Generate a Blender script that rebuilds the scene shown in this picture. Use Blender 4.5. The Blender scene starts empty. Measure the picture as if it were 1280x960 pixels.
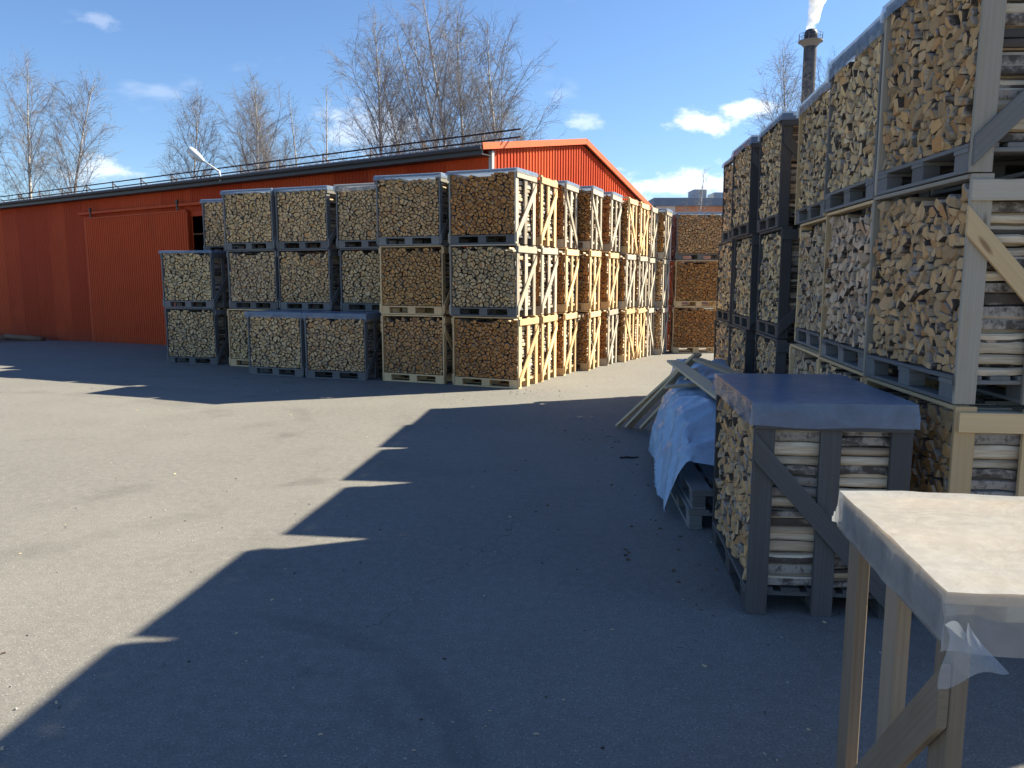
import bpy, bmesh, math, random
import numpy as np
from mathutils import Vector, Matrix, noise as mnoise

# ------------------------------------------------------------------ camera, sky, sun, exposure
scn = bpy.context.scene
COL = scn.collection
R = math.radians
CAM_H, PITCH, FPX = 1.813, 0.137, 981.4
cam_d = bpy.data.cameras.new('camera'); cam = bpy.data.objects.new('camera', cam_d); COL.objects.link(cam)
cam.location = (0, 0, CAM_H); cam.rotation_euler = (math.pi/2 - PITCH, 0, 0)
cam_d.sensor_width = 36; cam_d.lens = 36*FPX/1280; cam_d.clip_end = 5000; cam_d.clip_start = 0.05
scn.camera = cam

SUN_EL, SUN_AZ = R(37.3), R(19.5)             # azimuth measured from +X towards +Y
sdir = Vector((math.cos(SUN_AZ)*math.cos(SUN_EL), math.sin(SUN_AZ)*math.cos(SUN_EL), math.sin(SUN_EL)))
sun_d = bpy.data.lights.new('sun', 'SUN'); sun_d.energy = 5.0; sun_d.angle = R(0.53); sun_d.color = (1.0, 0.905, 0.70)
sun = bpy.data.objects.new('sun', sun_d); COL.objects.link(sun)
sun.rotation_euler = sdir.to_track_quat('Z', 'Y').to_euler(); sun.location = sdir*60

scn.view_settings.view_transform = 'Standard'; scn.view_settings.look = 'None'
scn.view_settings.exposure = 1.55; scn.view_settings.gamma = 1.0; scn.view_settings.use_curve_mapping = False
SKY_STRENGTH = 0.051
scn.cycles.max_bounces = 5; scn.cycles.diffuse_bounces = 3; scn.cycles.glossy_bounces = 2; scn.cycles.transparent_max_bounces = 6; scn.cycles.volume_bounces = 3

def node(nt, typ, ins=None, **props):
    n = nt.nodes.new(typ)
    for k, v in props.items(): setattr(n, k, v)
    for k, v in (ins or {}).items():
        s = n.inputs[k]
        if isinstance(v, bpy.types.NodeSocket): nt.links.new(v, s)
        else: s.default_value = v
    return n
def M_(nt, op, a, b=None, c=None, clamp=False):
    d = {0: a}
    if b is not None: d[1] = b
    if c is not None: d[2] = c
    n = node(nt, 'ShaderNodeMath', d, operation=op); n.use_clamp = clamp
    return n.outputs[0]
def VM(nt, op, a, b=None, out=0):
    d = {0: a}
    if b is not None: d[1] = b
    return node(nt, 'ShaderNodeVectorMath', d, operation=op).outputs[out]
def mixc(nt, fac, a, b, blend='MIX'):
    n = nt.nodes.new('ShaderNodeMix'); n.data_type = 'RGBA'; n.blend_type = blend
    for i, v in ((0, fac), (6, a), (7, b)):
        if isinstance(v, bpy.types.NodeSocket): nt.links.new(v, n.inputs[i])
        else: n.inputs[i].default_value = v if i == 0 else (tuple(v) + (1,) if len(v) == 3 else v)
    return n.outputs[2]
def smooth(nt, v, a, b):
    n = nt.nodes.new('ShaderNodeMapRange'); n.interpolation_type = 'SMOOTHSTEP'
    nt.links.new(v, n.inputs[0]); n.inputs[1].default_value = a; n.inputs[2].default_value = b
    return n.outputs[0]
def noise_n(nt, vec, scale, detail=3, rough=0.5, dist=0.0):
    return node(nt, 'ShaderNodeTexNoise', {'Vector': vec, 'Scale': scale, 'Detail': detail, 'Roughness': rough, 'Distortion': dist}).outputs[0]
def mapping(nt, vec, scale=(1, 1, 1), loc=(0, 0, 0)):
    return node(nt, 'ShaderNodeMapping', {'Vector': vec, 'Scale': scale, 'Location': loc}).outputs[0]

def pix_dir(u, v):
    a, b = (u - 640)/FPX, -(v - 480)/FPX
    c, s = math.cos(PITCH), math.sin(PITCH)
    return Vector((a, c + b*s, -s + b*c)).normalized()

world = bpy.data.worlds.new('World'); scn.world = world; world.use_nodes = True; world.cycles.sampling_method = 'MANUAL'; world.cycles.sample_map_resolution = 256
nt = world.node_tree; nt.nodes.clear()
sky = node(nt, 'ShaderNodeTexSky', sky_type='NISHITA', sun_disc=False, sun_elevation=SUN_EL, sun_rotation=math.pi/2 - SUN_AZ)
sky.air_density = 1.0; sky.dust_density = 0.3; sky.ozone_density = 1.5; sky.altitude = 100
gen = node(nt, 'ShaderNodeTexCoord').outputs['Generated']
dirn = VM(nt, 'NORMALIZE', gen)
sep = node(nt, 'ShaderNodeSeparateXYZ', {0: dirn}).outputs
# clouds: small cumulus near the horizon all round, and those over the yard
warp = mapping(nt, dirn, (1, 1, 1.9))
fb = noise_n(nt, warp, 26, 5, 0.62)
big = noise_n(nt, mapping(nt, dirn, (1, 1, 2.6), (3.1, 1.7, 0)), 7, 4, 0.5)
gm = M_(nt, 'MULTIPLY', smooth(nt, big, 0.60, 0.72), smooth(nt, sep[2], 0.42, 0.12))
gm = M_(nt, 'MULTIPLY', gm, smooth(nt, sep[2], 0.02, 0.10))
mask = M_(nt, 'MULTIPLY', gm, 0.22)
for (u, v, ru, rv, amp) in [(885, 152, 62, 19, 1.0), (925, 138, 55, 15, 1.0), (130, 215, 75, 22, .62), (470, 160, 95, 42, .42),
                            (845, 232, 125, 28, .8), (728, 152, 34, 13, .42), (122, 25, 30, 14, .2)]:
    d0 = pix_dir(u, v); right = Vector((d0.y, -d0.x, 0)).normalized(); up = right.cross(d0)
    ang = (1/FPX)*math.cos(math.atan(math.hypot(u-640, v-480)/FPX))**1.5
    e1 = M_(nt, 'DIVIDE', VM(nt, 'DOT_PRODUCT', dirn, tuple(right), 'Value'), ru*ang)
    e2 = M_(nt, 'DIVIDE', VM(nt, 'DOT_PRODUCT', dirn, tuple(up), 'Value'), rv*ang)
    e2 = M_(nt, 'SUBTRACT', e2, d0.dot(up)/(rv*ang))
    fr = smooth(nt, VM(nt, 'DOT_PRODUCT', dirn, tuple(d0), 'Value'), 0.2, 0.5)
    r = M_(nt, 'SQRT', M_(nt, 'ADD', M_(nt, 'MULTIPLY', e1, e1), M_(nt, 'MULTIPLY', e2, e2)))
    val = M_(nt, 'ADD', M_(nt, 'SUBTRACT', 1.0, r), M_(nt, 'MULTIPLY', M_(nt, 'SUBTRACT', fb, 0.5), 2.6))
    val = M_(nt, 'MULTIPLY', M_(nt, 'MULTIPLY', smooth(nt, val, 0.05, 0.9), amp), fr)
    mask = M_(nt, 'MAXIMUM', mask, val)
blue = mixc(nt, 1.0, sky.outputs[0], (.78, .96, 1.20), 'MULTIPLY')
skyc = mixc(nt, M_(nt, 'MULTIPLY', mask, 0.85), blue, (10.5, 10.6, 10.8))
bg = node(nt, 'ShaderNodeBackground', {'Color': skyc, 'Strength': SKY_STRENGTH})
out = node(nt, 'ShaderNodeOutputWorld'); nt.links.new(bg.outputs[0], out.inputs[0])

# ------------------------------------------------------------------ helpers
rng = random.Random(7)
def ground_z(y, x=0.0):
    sp = lambda t: min(17.0, math.log1p(math.exp(min(40, t*1.6)))/1.6)
    k = min(1, max(0, (x + 7)/6)); k = k*k*(3 - 2*k)
    return k*(-0.033*sp(y - 16.2)) + (1 - k)*(-0.055*sp(y - 20.9))

def new_mat(name):
    m = bpy.data.materials.new(name); m.use_nodes = True; m.node_tree.nodes.clear(); return m, m.node_tree
def finish(nt, shader):
    o = node(nt, 'ShaderNodeOutputMaterial'); nt.links.new(shader, o.inputs[0])
def principled(nt, col, rough=0.8, bump=None, bstr=0.3, bdist=0.01, spec=0.3, metal=0.0):
    d = {'Base Color': col if isinstance(col, bpy.types.NodeSocket) else tuple(col) + (1,), 'Roughness': rough, 'Specular IOR Level': spec, 'Metallic': metal}
    if bump is not None:
        d['Normal'] = node(nt, 'ShaderNodeBump', {'Height': bump, 'Strength': bstr, 'Distance': bdist}).outputs[0]
    return node(nt, 'ShaderNodeBsdfPrincipled', d).outputs[0]

def wood_mat(name, c_light, c_dark, c_knot, rough=0.8, stain=None):
    m, nt = new_mat(name)
    uv = node(nt, 'ShaderNodeUVMap').outputs[0]
    rnd = node(nt, 'ShaderNodeObjectInfo').outputs['Random']
    off = node(nt, 'ShaderNodeCombineXYZ', {0: M_(nt, 'MULTIPLY', rnd, 37.0), 1: M_(nt, 'MULTIPLY', rnd, 11.0), 2: 0.0}).outputs[0]
    p = VM(nt, 'ADD', uv, off)
    g1 = noise_n(nt, mapping(nt, p, (1.1, 120, 1)), 1.0, 5, 0.65, 0.25)
    g2 = noise_n(nt, mapping(nt, p, (3.0, 9, 1)), 1.0, 3, 0.5)
    vor = node(nt, 'ShaderNodeTexVoronoi', {'Vector': mapping(nt, p, (2.2, 9, 1)), 'Scale': 1.0}).outputs[0]
    kn = smooth(nt, vor, 0.17, 0.06)
    col = mixc(nt, smooth(nt, g1, 0.2, 0.8), c_dark, c_light)
    col = mixc(nt, M_(nt, 'MULTIPLY', smooth(nt, g2, 0.45, 0.75), 0.55), col, stain or c_dark)
    col = mixc(nt, M_(nt, 'MULTIPLY', kn, 0.8), col, c_knot)
    br = M_(nt, 'MULTIPLY_ADD', rnd, 0.55, 0.72)
    col = mixc(nt, 1.0, col, node(nt, 'ShaderNodeCombineColor', {0: br, 1: br, 2: br}).outputs[0], 'MULTIPLY')
    finish(nt, principled(nt, col, rough, g1, 0.12, 0.002))
    return m
MAT = {}
MAT['grey'] = wood_mat('grey_weathered_wood', (.20, .195, .19), (.145, .14, .136), (.05, .045, .042), 0.85, (.20, .175, .145))
MAT['dark'] = wood_mat('dark_weathered_wood', (.105, .10, .098), (.068, .064, .063), (.03, .027, .025), 0.85, (.085, .072, .06))
MAT['fresh'] = wood_mat('fresh_sawn_wood', (.70, .50, .275), (.58, .385, .185), (.23, .12, .055), 0.7, (.60, .43, .25))
MAT['brown'] = wood_mat('aged_brown_wood', (.27, .22, .165), (.19, .15, .11), (.06, .04, .025), 0.8, (.18, .13, .085))
MAT['plank'] = wood_mat('pale_dry_plank', (.62, .48, .31), (.48, .36, .22), (.15, .10, .06), 0.8, (.46, .38, .28))
MAT['silver'] = wood_mat('silvered_wood', (.42, .37, .30), (.33, .285, .22), (.09, .065, .045), 0.8, (.36, .29, .21))

def log_mats():
    def tone(nt):
        at = node(nt, 'ShaderNodeAttribute', attribute_name='rnd').outputs['Fac']
        oc = node(nt, 'ShaderNodeObjectInfo').outputs
        return at, oc['Color'], oc['Random']
    m, nt = new_mat('log_end_grain')
    at, oc, orr = tone(nt)
    pos = node(nt, 'ShaderNodeTexCoord').outputs['Object']
    n1 = noise_n(nt, pos, 38, 4, 0.6)
    n2 = noise_n(nt, mapping(nt, pos, (1, 1, 1), (4, 0, 9)), 160, 2, 0.6)
    v = M_(nt, 'MULTIPLY_ADD', at, 0.5, 0.66)
    v = M_(nt, 'MULTIPLY', v, M_(nt, 'MULTIPLY_ADD', n1, 0.5, 0.75))
    v = M_(nt, 'MULTIPLY', v, M_(nt, 'MULTIPLY_ADD', n2, 0.3, 0.85))
    hue = M_(nt, 'FRACT', M_(nt, 'MULTIPLY', at, 17.3))
    c = mixc(nt, hue, (.98, 1.0, 1.04), (1.05, .95, .82))
    c = mixc(nt, M_(nt, 'MULTIPLY', M_(nt, 'GREATER_THAN', M_(nt, 'FRACT', M_(nt, 'MULTIPLY', at, 41.7)), 0.9), 0.55), c, (.75, .48, .30))
    c = mixc(nt, 1.0, c, oc, 'MULTIPLY')
    c = mixc(nt, 1.0, c, node(nt, 'ShaderNodeCombineColor', {0: v, 1: v, 2: v}).outputs[0], 'MULTIPLY')
    finish(nt, principled(nt, c, 0.85, n2, 0.3, 0.004))
    e = m
    m, nt = new_mat('log_split_side')
    at, oc, orr = tone(nt)
    pos = VM(nt, 'ADD', node(nt, 'ShaderNodeTexCoord').outputs['Object'], node(nt, 'ShaderNodeCombineXYZ', {0: M_(nt, 'MULTIPLY', at, 13.0), 1: M_(nt, 'MULTIPLY', at, 7.0), 2: 0.0}).outputs[0])
    g = noise_n(nt, mapping(nt, pos, (70, 5, 70)), 1.0, 4, 0.6, 0.5)
    c = mixc(nt, smooth(nt, g, 0.3, 0.7), (.54, .41, .27), (.74, .62, .46))
    c = mixc(nt, M_(nt, 'MULTIPLY', M_(nt, 'GREATER_THAN', M_(nt, 'FRACT', M_(nt, 'MULTIPLY', at, 29.1)), 0.8), 0.4), c, (.42, .25, .14))
    v = M_(nt, 'MULTIPLY_ADD', at, 0.35, 0.75)
    c = mixc(nt, 1.0, c, node(nt, 'ShaderNodeCombineColor', {0: v, 1: v, 2: v}).outputs[0], 'MULTIPLY')
    finish(nt, principled(nt, c, 0.8, g, 0.5, 0.006))
    s = m
    m, nt = new_mat('birch_bark_log')
    at, oc, orr = tone(nt)
    pos = VM(nt, 'ADD', node(nt, 'ShaderNodeTexCoord').outputs['Object'], node(nt, 'ShaderNodeCombineXYZ', {0: M_(nt, 'MULTIPLY', at, 13.0), 1: M_(nt, 'MULTIPLY', at, 7.0), 2: M_(nt, 'MULTIPLY', at, 3.0)}).outputs[0])
    n1 = noise_n(nt, mapping(nt, pos, (14, 9, 14)), 1.0, 5, 0.65)
    n2 = noise_n(nt, mapping(nt, pos, (26, 60, 26)), 1.0, 4, 0.65)
    c = mixc(nt, smooth(nt, n2, 0.52, 0.68), (.38, .335, .29), (.12, .095, .08))
    c = mixc(nt, smooth(nt, M_(nt, 'ADD', n1, M_(nt, 'MULTIPLY', at, 0.34)), 0.56, 0.76), c, (.085, .068, .056))
    c = mixc(nt, M_(nt, 'MULTIPLY', smooth(nt, n1, 0.40, 0.28), 0.7), c, (.42, .28, .19))
    finish(nt, principled(nt, c, 0.75, n1, 0.6, 0.01))
    return e, s, m
LOGM = log_mats()

def film_mat(name, tint, opac, transl, bs=0.35, sun_block_amt=0.42):
    m, nt = new_mat(name)
    pos = node(nt, 'ShaderNodeTexCoord').outputs['Object']
    n = noise_n(nt, pos, 5, 5, 0.6, 0.6)
    n2 = noise_n(nt, mapping(nt, pos, (1, 1, 1), (5, 2, 1)), 23, 3, 0.6)
    bump = node(nt, 'ShaderNodeBump', {'Height': M_(nt, 'ADD', n, M_(nt, 'MULTIPLY', n2, 0.25)), 'Strength': bs, 'Distance': 0.02}).outputs[0]
    col = mixc(nt, smooth(nt, n2, 0.35, 0.75), tuple(x*0.85 for x in tint), tint)
    pr = node(nt, 'ShaderNodeBsdfPrincipled', {'Base Color': col, 'Roughness': 0.2, 'Specular IOR Level': 0.8, 'Normal': bump}).outputs[0]
    tl = node(nt, 'ShaderNodeBsdfTranslucent', {'Color': tuple(tint) + (1,), 'Normal': bump}).outputs[0]
    a = node(nt, 'ShaderNodeMixShader', {0: transl, 1: pr, 2: tl}).outputs[0]
    tr = node(nt, 'ShaderNodeBsdfTransparent', {0: (.95, .97, 1, 1)}).outputs[0]
    nz = node(nt, 'ShaderNodeSeparateXYZ', {0: node(nt, 'ShaderNodeNewGeometry').outputs['Normal']}).outputs[2]
    sun_block = M_(nt, 'MULTIPLY', smooth(nt, M_(nt, 'ABSOLUTE', nz), 0.6, 0.95), sun_block_amt)     # opacity added on level faces to stop sun leaking through the film
    op = M_(nt, 'ADD', M_(nt, 'MULTIPLY_ADD', n, 0.4, opac - 0.2), sun_block, clamp=True)
    finish(nt, node(nt, 'ShaderNodeMixShader', {0: op, 1: tr, 2: a}).outputs[0])
    return m
MAT['film'] = film_mat('bluish_plastic_film', (.30, .40, .56), 0.56, 0.30)
MAT['film_clear'] = film_mat('clear_plastic_film', (.50, .56, .64), 0.36, 0.3)
MAT['film_white'] = film_mat('milky_plastic_film', (.53, .54, .55), 0.52, 0.35, 0.5, 0.32)
MAT['film_blue'] = film_mat('pale_blue_plastic_sheet', (.50, .67, .86), 1.2, 0.3, 0.8)

def simple(name, col, rough=0.6, spec=0.3, metal=0.0, nscale=None, namp=0.3):
    m, nt = new_mat(name)
    c = col
    if nscale:
        pos = node(nt, 'ShaderNodeTexCoord').outputs['Object']
        n = noise_n(nt, pos, nscale, 5, 0.6)
        v = M_(nt, 'MULTIPLY_ADD', n, 2*namp, 1 - namp)
        c = mixc(nt, 1.0, tuple(col), node(nt, 'ShaderNodeCombineColor', {0: v, 1: v, 2: v}).outputs[0], 'MULTIPLY')
    finish(nt, principled(nt, c, rough, spec=spec, metal=metal))
    return m
MAT['dark_metal'] = simple('dark_painted_metal', (.045, .045, .05), 0.45)
MAT['rail'] = simple('rail_brown_metal', (.05, .028, .022), 0.5)
MAT['lamp_grey'] = simple('lamp_light_grey', (.55, .57, .58), 0.35)
MAT['lamp_glass'] = simple('lamp_lens', (.75, .76, .74), 0.15, 0.5)
MAT['trim_white'] = simple('trim_pale_grey', (.36, .36, .36), 0.5)
MAT['concrete'] = simple('plinth_concrete', (.22, .20, .185), 0.9, nscale=6)
MAT['brick_orange'] = simple('far_building_orange', (.62, .27, .15), 0.9, nscale=3)
MAT['far_band'] = simple('far_building_band', (.17, .22, .29), 0.6, nscale=2)
MAT['far_pale'] = simple('far_building_pale', (.70, .62, .58), 0.8, nscale=2)
MAT['far_block'] = simple('roof_plant_grey', (.34, .37, .42), 0.6, nscale=2)
MAT['glass_dark'] = simple('window_glass', (.03, .04, .05), 0.1, 0.6)
MAT['black'] = simple('black_rubber', (.012, .012, .014), 0.5)
MAT['old_log'] = simple('lying_round_timber', (.20, .115, .07), 0.9, nscale=12)
MAT['steel_dark'] = simple('chimney_cap_steel', (.045, .05, .065), 0.5, nscale=1)

def red_mat():
    m, nt = new_mat('red_sheet_metal')
    pos = node(nt, 'ShaderNodeTexCoord').outputs['Object']
    n = noise_n(nt, pos, 1.2, 5, 0.6)
    st = noise_n(nt, mapping(nt, pos, (6, 6, .5)), 1.0, 4, 0.6)
    orr = node(nt, 'ShaderNodeObjectInfo').outputs['Random']
    c = mixc(nt, smooth(nt, M_(nt, 'ADD', M_(nt, 'MULTIPLY', n, .6), M_(nt, 'MULTIPLY', orr, .45)), 0.3, 0.75), (.40, .046, .012), (.53, .076, .020))
    c = mixc(nt, M_(nt, 'MULTIPLY', smooth(nt, st, 0.52, 0.8), 0.35), c, (.33, .06, .03))
    zz = node(nt, 'ShaderNodeSeparateXYZ', {0: pos}).outputs[2]
    dirt = M_(nt, 'MULTIPLY', smooth(nt, M_(nt, 'ADD', zz, M_(nt, 'MULTIPLY', st, 0.6)), 0.55, -0.15), 0.5)
    c = mixc(nt, dirt, c, (.16, .07, .045))
    finish(nt, principled(nt, c, 0.62, spec=0.12))
    return m
MAT['red'] = red_mat()
MAT['orange_trim'] = simple('orange_trim_metal', (.60, .115, .035), 0.45, nscale=2, namp=.15)

def mesh_obj(name, verts, faces, mats, parent=None, uvs=None, midx=None, smooth_sh=False):
    me = bpy.data.meshes.new(name); me.from_pydata(verts, [], faces)
    for m in (mats if isinstance(mats, (list, tuple)) else [mats]): me.materials.append(m)
    if midx is not None: me.polygons.foreach_set('material_index', midx)
    if uvs is not None:
        ul = me.uv_layers.new(name='UVMap')
        flat = [c for uv in uvs for c in uv]
        ul.data.foreach_set('uv', flat)
    if smooth_sh: me.polygons.foreach_set('use_smooth', [True]*len(faces))
    me.update()
    o = bpy.data.objects.new(name, me); COL.objects.link(o)
    if parent: o.parent = parent
    return o
def link(name, me, parent=None, loc=None):
    o = bpy.data.objects.new(name, me); COL.objects.link(o)
    if parent: o.parent = parent
    if loc is not None: o.location = loc
    return o
def empty(name, loc=(0, 0, 0), rz=0.0):
    o = bpy.data.objects.new(name, None); COL.objects.link(o); o.location = loc; o.rotation_euler = (0, 0, rz); o.empty_display_size = .2
    return o
def tag(o, label=None, cat=None, group=None, kind=None):
    if label: o['label'] = label
    if cat: o['category'] = cat
    if group: o['group'] = group
    if kind: o['kind'] = kind
    return o

class MB:
    """collects boards / boxes / tubes with UVs in metres; u runs along the grain"""
    def __init__(s): s.v = []; s.f = []; s.uv = []
    def prism(s, p0, p1, w, t, wdir, ch=0.003, shear=None):
        """board from p0 to p1, width w along wdir, thickness t, chamfered long edges"""
        p0, p1 = Vector(p0), Vector(p1); ax = (p1 - p0); L = ax.length; ax.normalize()
        wd = Vector(wdir); wd = (wd - ax*wd.dot(ax)).normalized(); td = ax.cross(wd)
        ch = min(ch, w*.2, t*.2)
        a, b = w/2, t/2
        prof = [(-a + ch, -b), (a - ch, -b), (a, -b + ch), (a, b - ch), (a - ch, b), (-a + ch, b), (-a, b - ch), (-a, -b + ch)]
        base = len(s.v); per = 0.0; pl = [0.0]
        for i in range(8):
            q, r_ = prof[i], prof[(i+1) % 8]; per += math.hypot(q[0]-r_[0], q[1]-r_[1]); pl.append(per)
        for pe, e in ((p0, 0), (p1, 1)):
            for (x, y) in prof:
                q = pe + wd*x + td*y
                if shear is not None:   # vertical end cuts: slide along the axis so that coordinate 'shear' is constant
                    k = ax[shear]
                    if abs(k) > 1e-4: q = q - ax*((q - pe)[shear]/k)
                s.v.append(tuple(q))
        for i in range(8):
            j = (i+1) % 8
            s.f.append((base+i, base+j, base+8+j, base+8+i)); s.uv += [(0, pl[i]), (0, pl[i+1]), (L, pl[i+1]), (L, pl[i])]
        s.f.append(tuple(base+i for i in range(7, -1, -1))); s.uv += [(prof[i][1]*.3, prof[i][0]) for i in range(7, -1, -1)]
        s.f.append(tuple(base+8+i for i in range(8))); s.uv += [(prof[i][1]*.3+L, prof[i][0]) for i in range(8)]
        return s
    def box(s, lo, hi, along=0, ch=0.003):
        lo, hi = Vector(lo), Vector(hi); c = (lo+hi)/2; d = hi-lo
        oth = [i for i in range(3) if i != along]
        w = max(oth, key=lambda i: d[i]); t = [i for i in oth if i != w][0]
        p0, p1 = c.copy(), c.copy(); p0[along] = lo[along]; p1[along] = hi[along]
        wd = [0, 0, 0]; wd[w] = 1
        return s.prism(p0, p1, d[w], d[t], wd, ch)
    def tube(s, pts, rad, n=8, caps=True):
        pts = [Vector(p) for p in pts]; base = len(s.v); L = 0.0
        rads = rad if isinstance(rad, (list, tuple)) else [rad]*len(pts)
        for k, p in enumerate(pts):
            ax = (pts[min(k+1, len(pts)-1)] - pts[max(k-1, 0)]).normalized()
            ref = Vector((0, 0, 1)) if abs(ax.z) < .9 else Vector((1, 0, 0))
            u = ax.cross(ref).normalized(); w = u.cross(ax)
            for i in range(n):
                a = 2*math.pi*i/n; s.v.append(tuple(p + (u*math.cos(a) + w*math.sin(a))*rads[k]))
        for k in range(len(pts)-1):
            L2 = L + (pts[k+1]-pts[k]).length
            for i in range(n):
                j = (i+1) % n
                s.f.append((base+k*n+i, base+k*n+j, base+(k+1)*n+j, base+(k+1)*n+i)); s.uv += [(L, i/n), (L, (i+1)/n), (L2, (i+1)/n), (L2, i/n)]
            L = L2
        if caps:
            s.f.append(tuple(base+i for i in range(n-1, -1, -1))); s.uv += [(0, 0)]*n
            e = base+(len(pts)-1)*n; s.f.append(tuple(e+i for i in range(n))); s.uv += [(0, 0)]*n
        return s
    def mesh(s, name, mat):
        me = bpy.data.meshes.new(name); me.from_pydata(s.v, [], s.f); me.materials.append(mat)
        ul = me.uv_layers.new(name='UVMap'); ul.data.foreach_set('uv', [c for uv in s.uv for c in uv]); me.update()
        return me
    def build(s, name, mat, parent=None, sm=False):
        me = s.mesh(name, mat)
        if sm: me.polygons.foreach_set('use_smooth', [True]*len(s.f))
        return link(name, me, parent)

# ------------------------------------------------------------------ ground
def asphalt():
    m, nt = new_mat('worn_asphalt')
    pos = node(nt, 'ShaderNodeNewGeometry').outputs['Position']
    sx = node(nt, 'ShaderNodeSeparateXYZ', {0: pos}).outputs
    n0 = noise_n(nt, pos, 0.22, 4, 0.55)
    n1 = noise_n(nt, pos, 1.3, 6, 0.6, 0.4)
    n2 = noise_n(nt, pos, 14, 5, 0.65)
    n3 = noise_n(nt, pos, 95, 3, 0.6)
    vo = node(nt, 'ShaderNodeTexVoronoi', {'Vector': pos, 'Scale': 85.0})
    stone = M_(nt, 'MULTIPLY', smooth(nt, vo.outputs['Distance'], 0.42, 0.18), smooth(nt, node(nt, 'ShaderNodeSeparateColor', {0: vo.outputs['Color']}).outputs[0], 0.62, 0.95))
    c = mixc(nt, smooth(nt, n0, 0.3, 0.7), (0.161, 0.154, 0.144), (0.204, 0.199, 0.182))
    c = mixc(nt, M_(nt, 'MULTIPLY', smooth(nt, n1, 0.35, 0.75), 0.5), c, (0.143, 0.137, 0.126))
    c = mixc(nt, M_(nt, 'MULTIPLY', smooth(nt, n2, 0.35, 0.7), 0.5), c, (0.243, 0.235, 0.215))
    c = mixc(nt, M_(nt, 'MULTIPLY', smooth(nt, n3, 0.42, 0.68), 0.65), c, (0.099, 0.097, 0.092))
    c = mixc(nt, M_(nt, 'MULTIPLY', stone, 0.65), c, (0.363, 0.360, 0.338))
    # sparse dark specks and blots
    v2 = node(nt, 'ShaderNodeTexVoronoi', {'Vector': VM(nt, 'ADD', pos, VM(nt, 'SCALE', node(nt, 'ShaderNodeTexNoise', {'Vector': pos, 'Scale': 9.0}).outputs[1], None)), 'Scale': 2.3})
    v2.inputs['Randomness'].default_value = 1.0
    blot = M_(nt, 'MULTIPLY', smooth(nt, v2.outputs['Distance'], 0.085, 0.04), M_(nt, 'GREATER_THAN', node(nt, 'ShaderNodeSeparateColor', {0: v2.outputs['Color']}).outputs[1], 0.82))
    c = mixc(nt, M_(nt, 'MULTIPLY', blot, 0.75), c, (0.052, 0.050, 0.046))
    # tyre marks: dark rubber arcs (centre x, y, radius, half width, strength)
    for (cx, cy, rr, hw, st, n_lo, n_hi) in [(-1.75, 2.42, 1.62, .085, .28, .3, .5), (-1.62, 2.25, 1.36, .07, .2, .42, .62), (-6.5, 9.0, 5.2, .16, .30, .4, .7), (-6.4, 8.8, 3.9, .14, .25, .42, .7),
                                             (-9.0, 5.0, 7.4, .2, .22, .42, .7), (2.0, 12.0, 5.6, .15, .2, .45, .7)]:
        dd = VM(nt, 'LENGTH', node(nt, 'ShaderNodeCombineXYZ', {0: M_(nt, 'SUBTRACT', sx[0], cx), 1: M_(nt, 'SUBTRACT', sx[1], cy), 2: 0.0}).outputs[0], None, 'Value')
        dd = M_(nt, 'ADD', dd, M_(nt, 'MULTIPLY', M_(nt, 'SUBTRACT', n1, 0.5), 0.25))
        ring = smooth(nt, M_(nt, 'ABSOLUTE', M_(nt, 'SUBTRACT', dd, rr)), hw*1.25, hw*0.5)
        ring = M_(nt, 'MULTIPLY', ring, smooth(nt, n1, n_lo, n_hi))
        if rr < 2: ring = M_(nt, 'MULTIPLY', ring, smooth(nt, sx[0], -1.75, -1.1))
        ring = M_(nt, 'MULTIPLY', ring, M_(nt, 'MULTIPLY_ADD', n2, 0.8, 0.4))
        c = mixc(nt, M_(nt, 'MULTIPLY', ring, st), c, (0.060, 0.060, 0.056))
    # hairline cracks (nx, ny, offset, breakup)
    crk = None
    wob = M_(nt, 'MULTIPLY', M_(nt, 'SUBTRACT', noise_n(nt, pos, 2.2, 6, 0.7), 0.5), 0.5)
    for (x0, y0, x1, y1) in [(0.12, 5.75, -1.14, 3.02), (-3.5, 9.0, -9.5, 7.6)]:
        dx, dy = x1-x0, y1-y0; L = math.hypot(dx, dy); nx, ny = -dy/L, dx/L
        d = M_(nt, 'ADD', M_(nt, 'MULTIPLY', sx[0], nx), M_(nt, 'MULTIPLY', sx[1], ny))
        d = M_(nt, 'ABSOLUTE', M_(nt, 'ADD', M_(nt, 'SUBTRACT', d, nx*x0+ny*y0), wob))
        tt = M_(nt, 'ADD', M_(nt, 'MULTIPLY', sx[0], dx/L), M_(nt, 'MULTIPLY', sx[1], dy/L))
        t0 = x0*dx/L + y0*dy/L
        win = M_(nt, 'MULTIPLY', smooth(nt, tt, t0-.1, t0+.2), smooth(nt, tt, t0+L+.1, t0+L-.2))
        k = M_(nt, 'MULTIPLY', M_(nt, 'MULTIPLY', smooth(nt, d, 0.007, 0.002), win), smooth(nt, n1, 0.44, 0.54))
        crk = k if crk is None else M_(nt, 'MAXIMUM', crk, k)
    c = mixc(nt, M_(nt, 'MULTIPLY', crk, 0.65), c, (0.043, 0.041, 0.039))
    # brown soil along the far left by the wall
    soil = M_(nt, 'MULTIPLY', smooth(nt, M_(nt, 'ADD', sx[0], M_(nt, 'MULTIPLY', n1, 3.0)), -12.2, -14.2), smooth(nt, M_(nt, 'ADD', sx[1], M_(nt, 'MULTIPLY', n1, 2.0)), 20.4, 21.8))
    c = mixc(nt, M_(nt, 'MULTIPLY', soil, 0.8), c, (0.096, 0.067, 0.046))
    h = M_(nt, 'ADD', M_(nt, 'MULTIPLY', n3, 0.5), M_(nt, 'ADD', M_(nt, 'MULTIPLY', stone, 0.35), M_(nt, 'MULTIPLY', n2, 0.5)))
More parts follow.
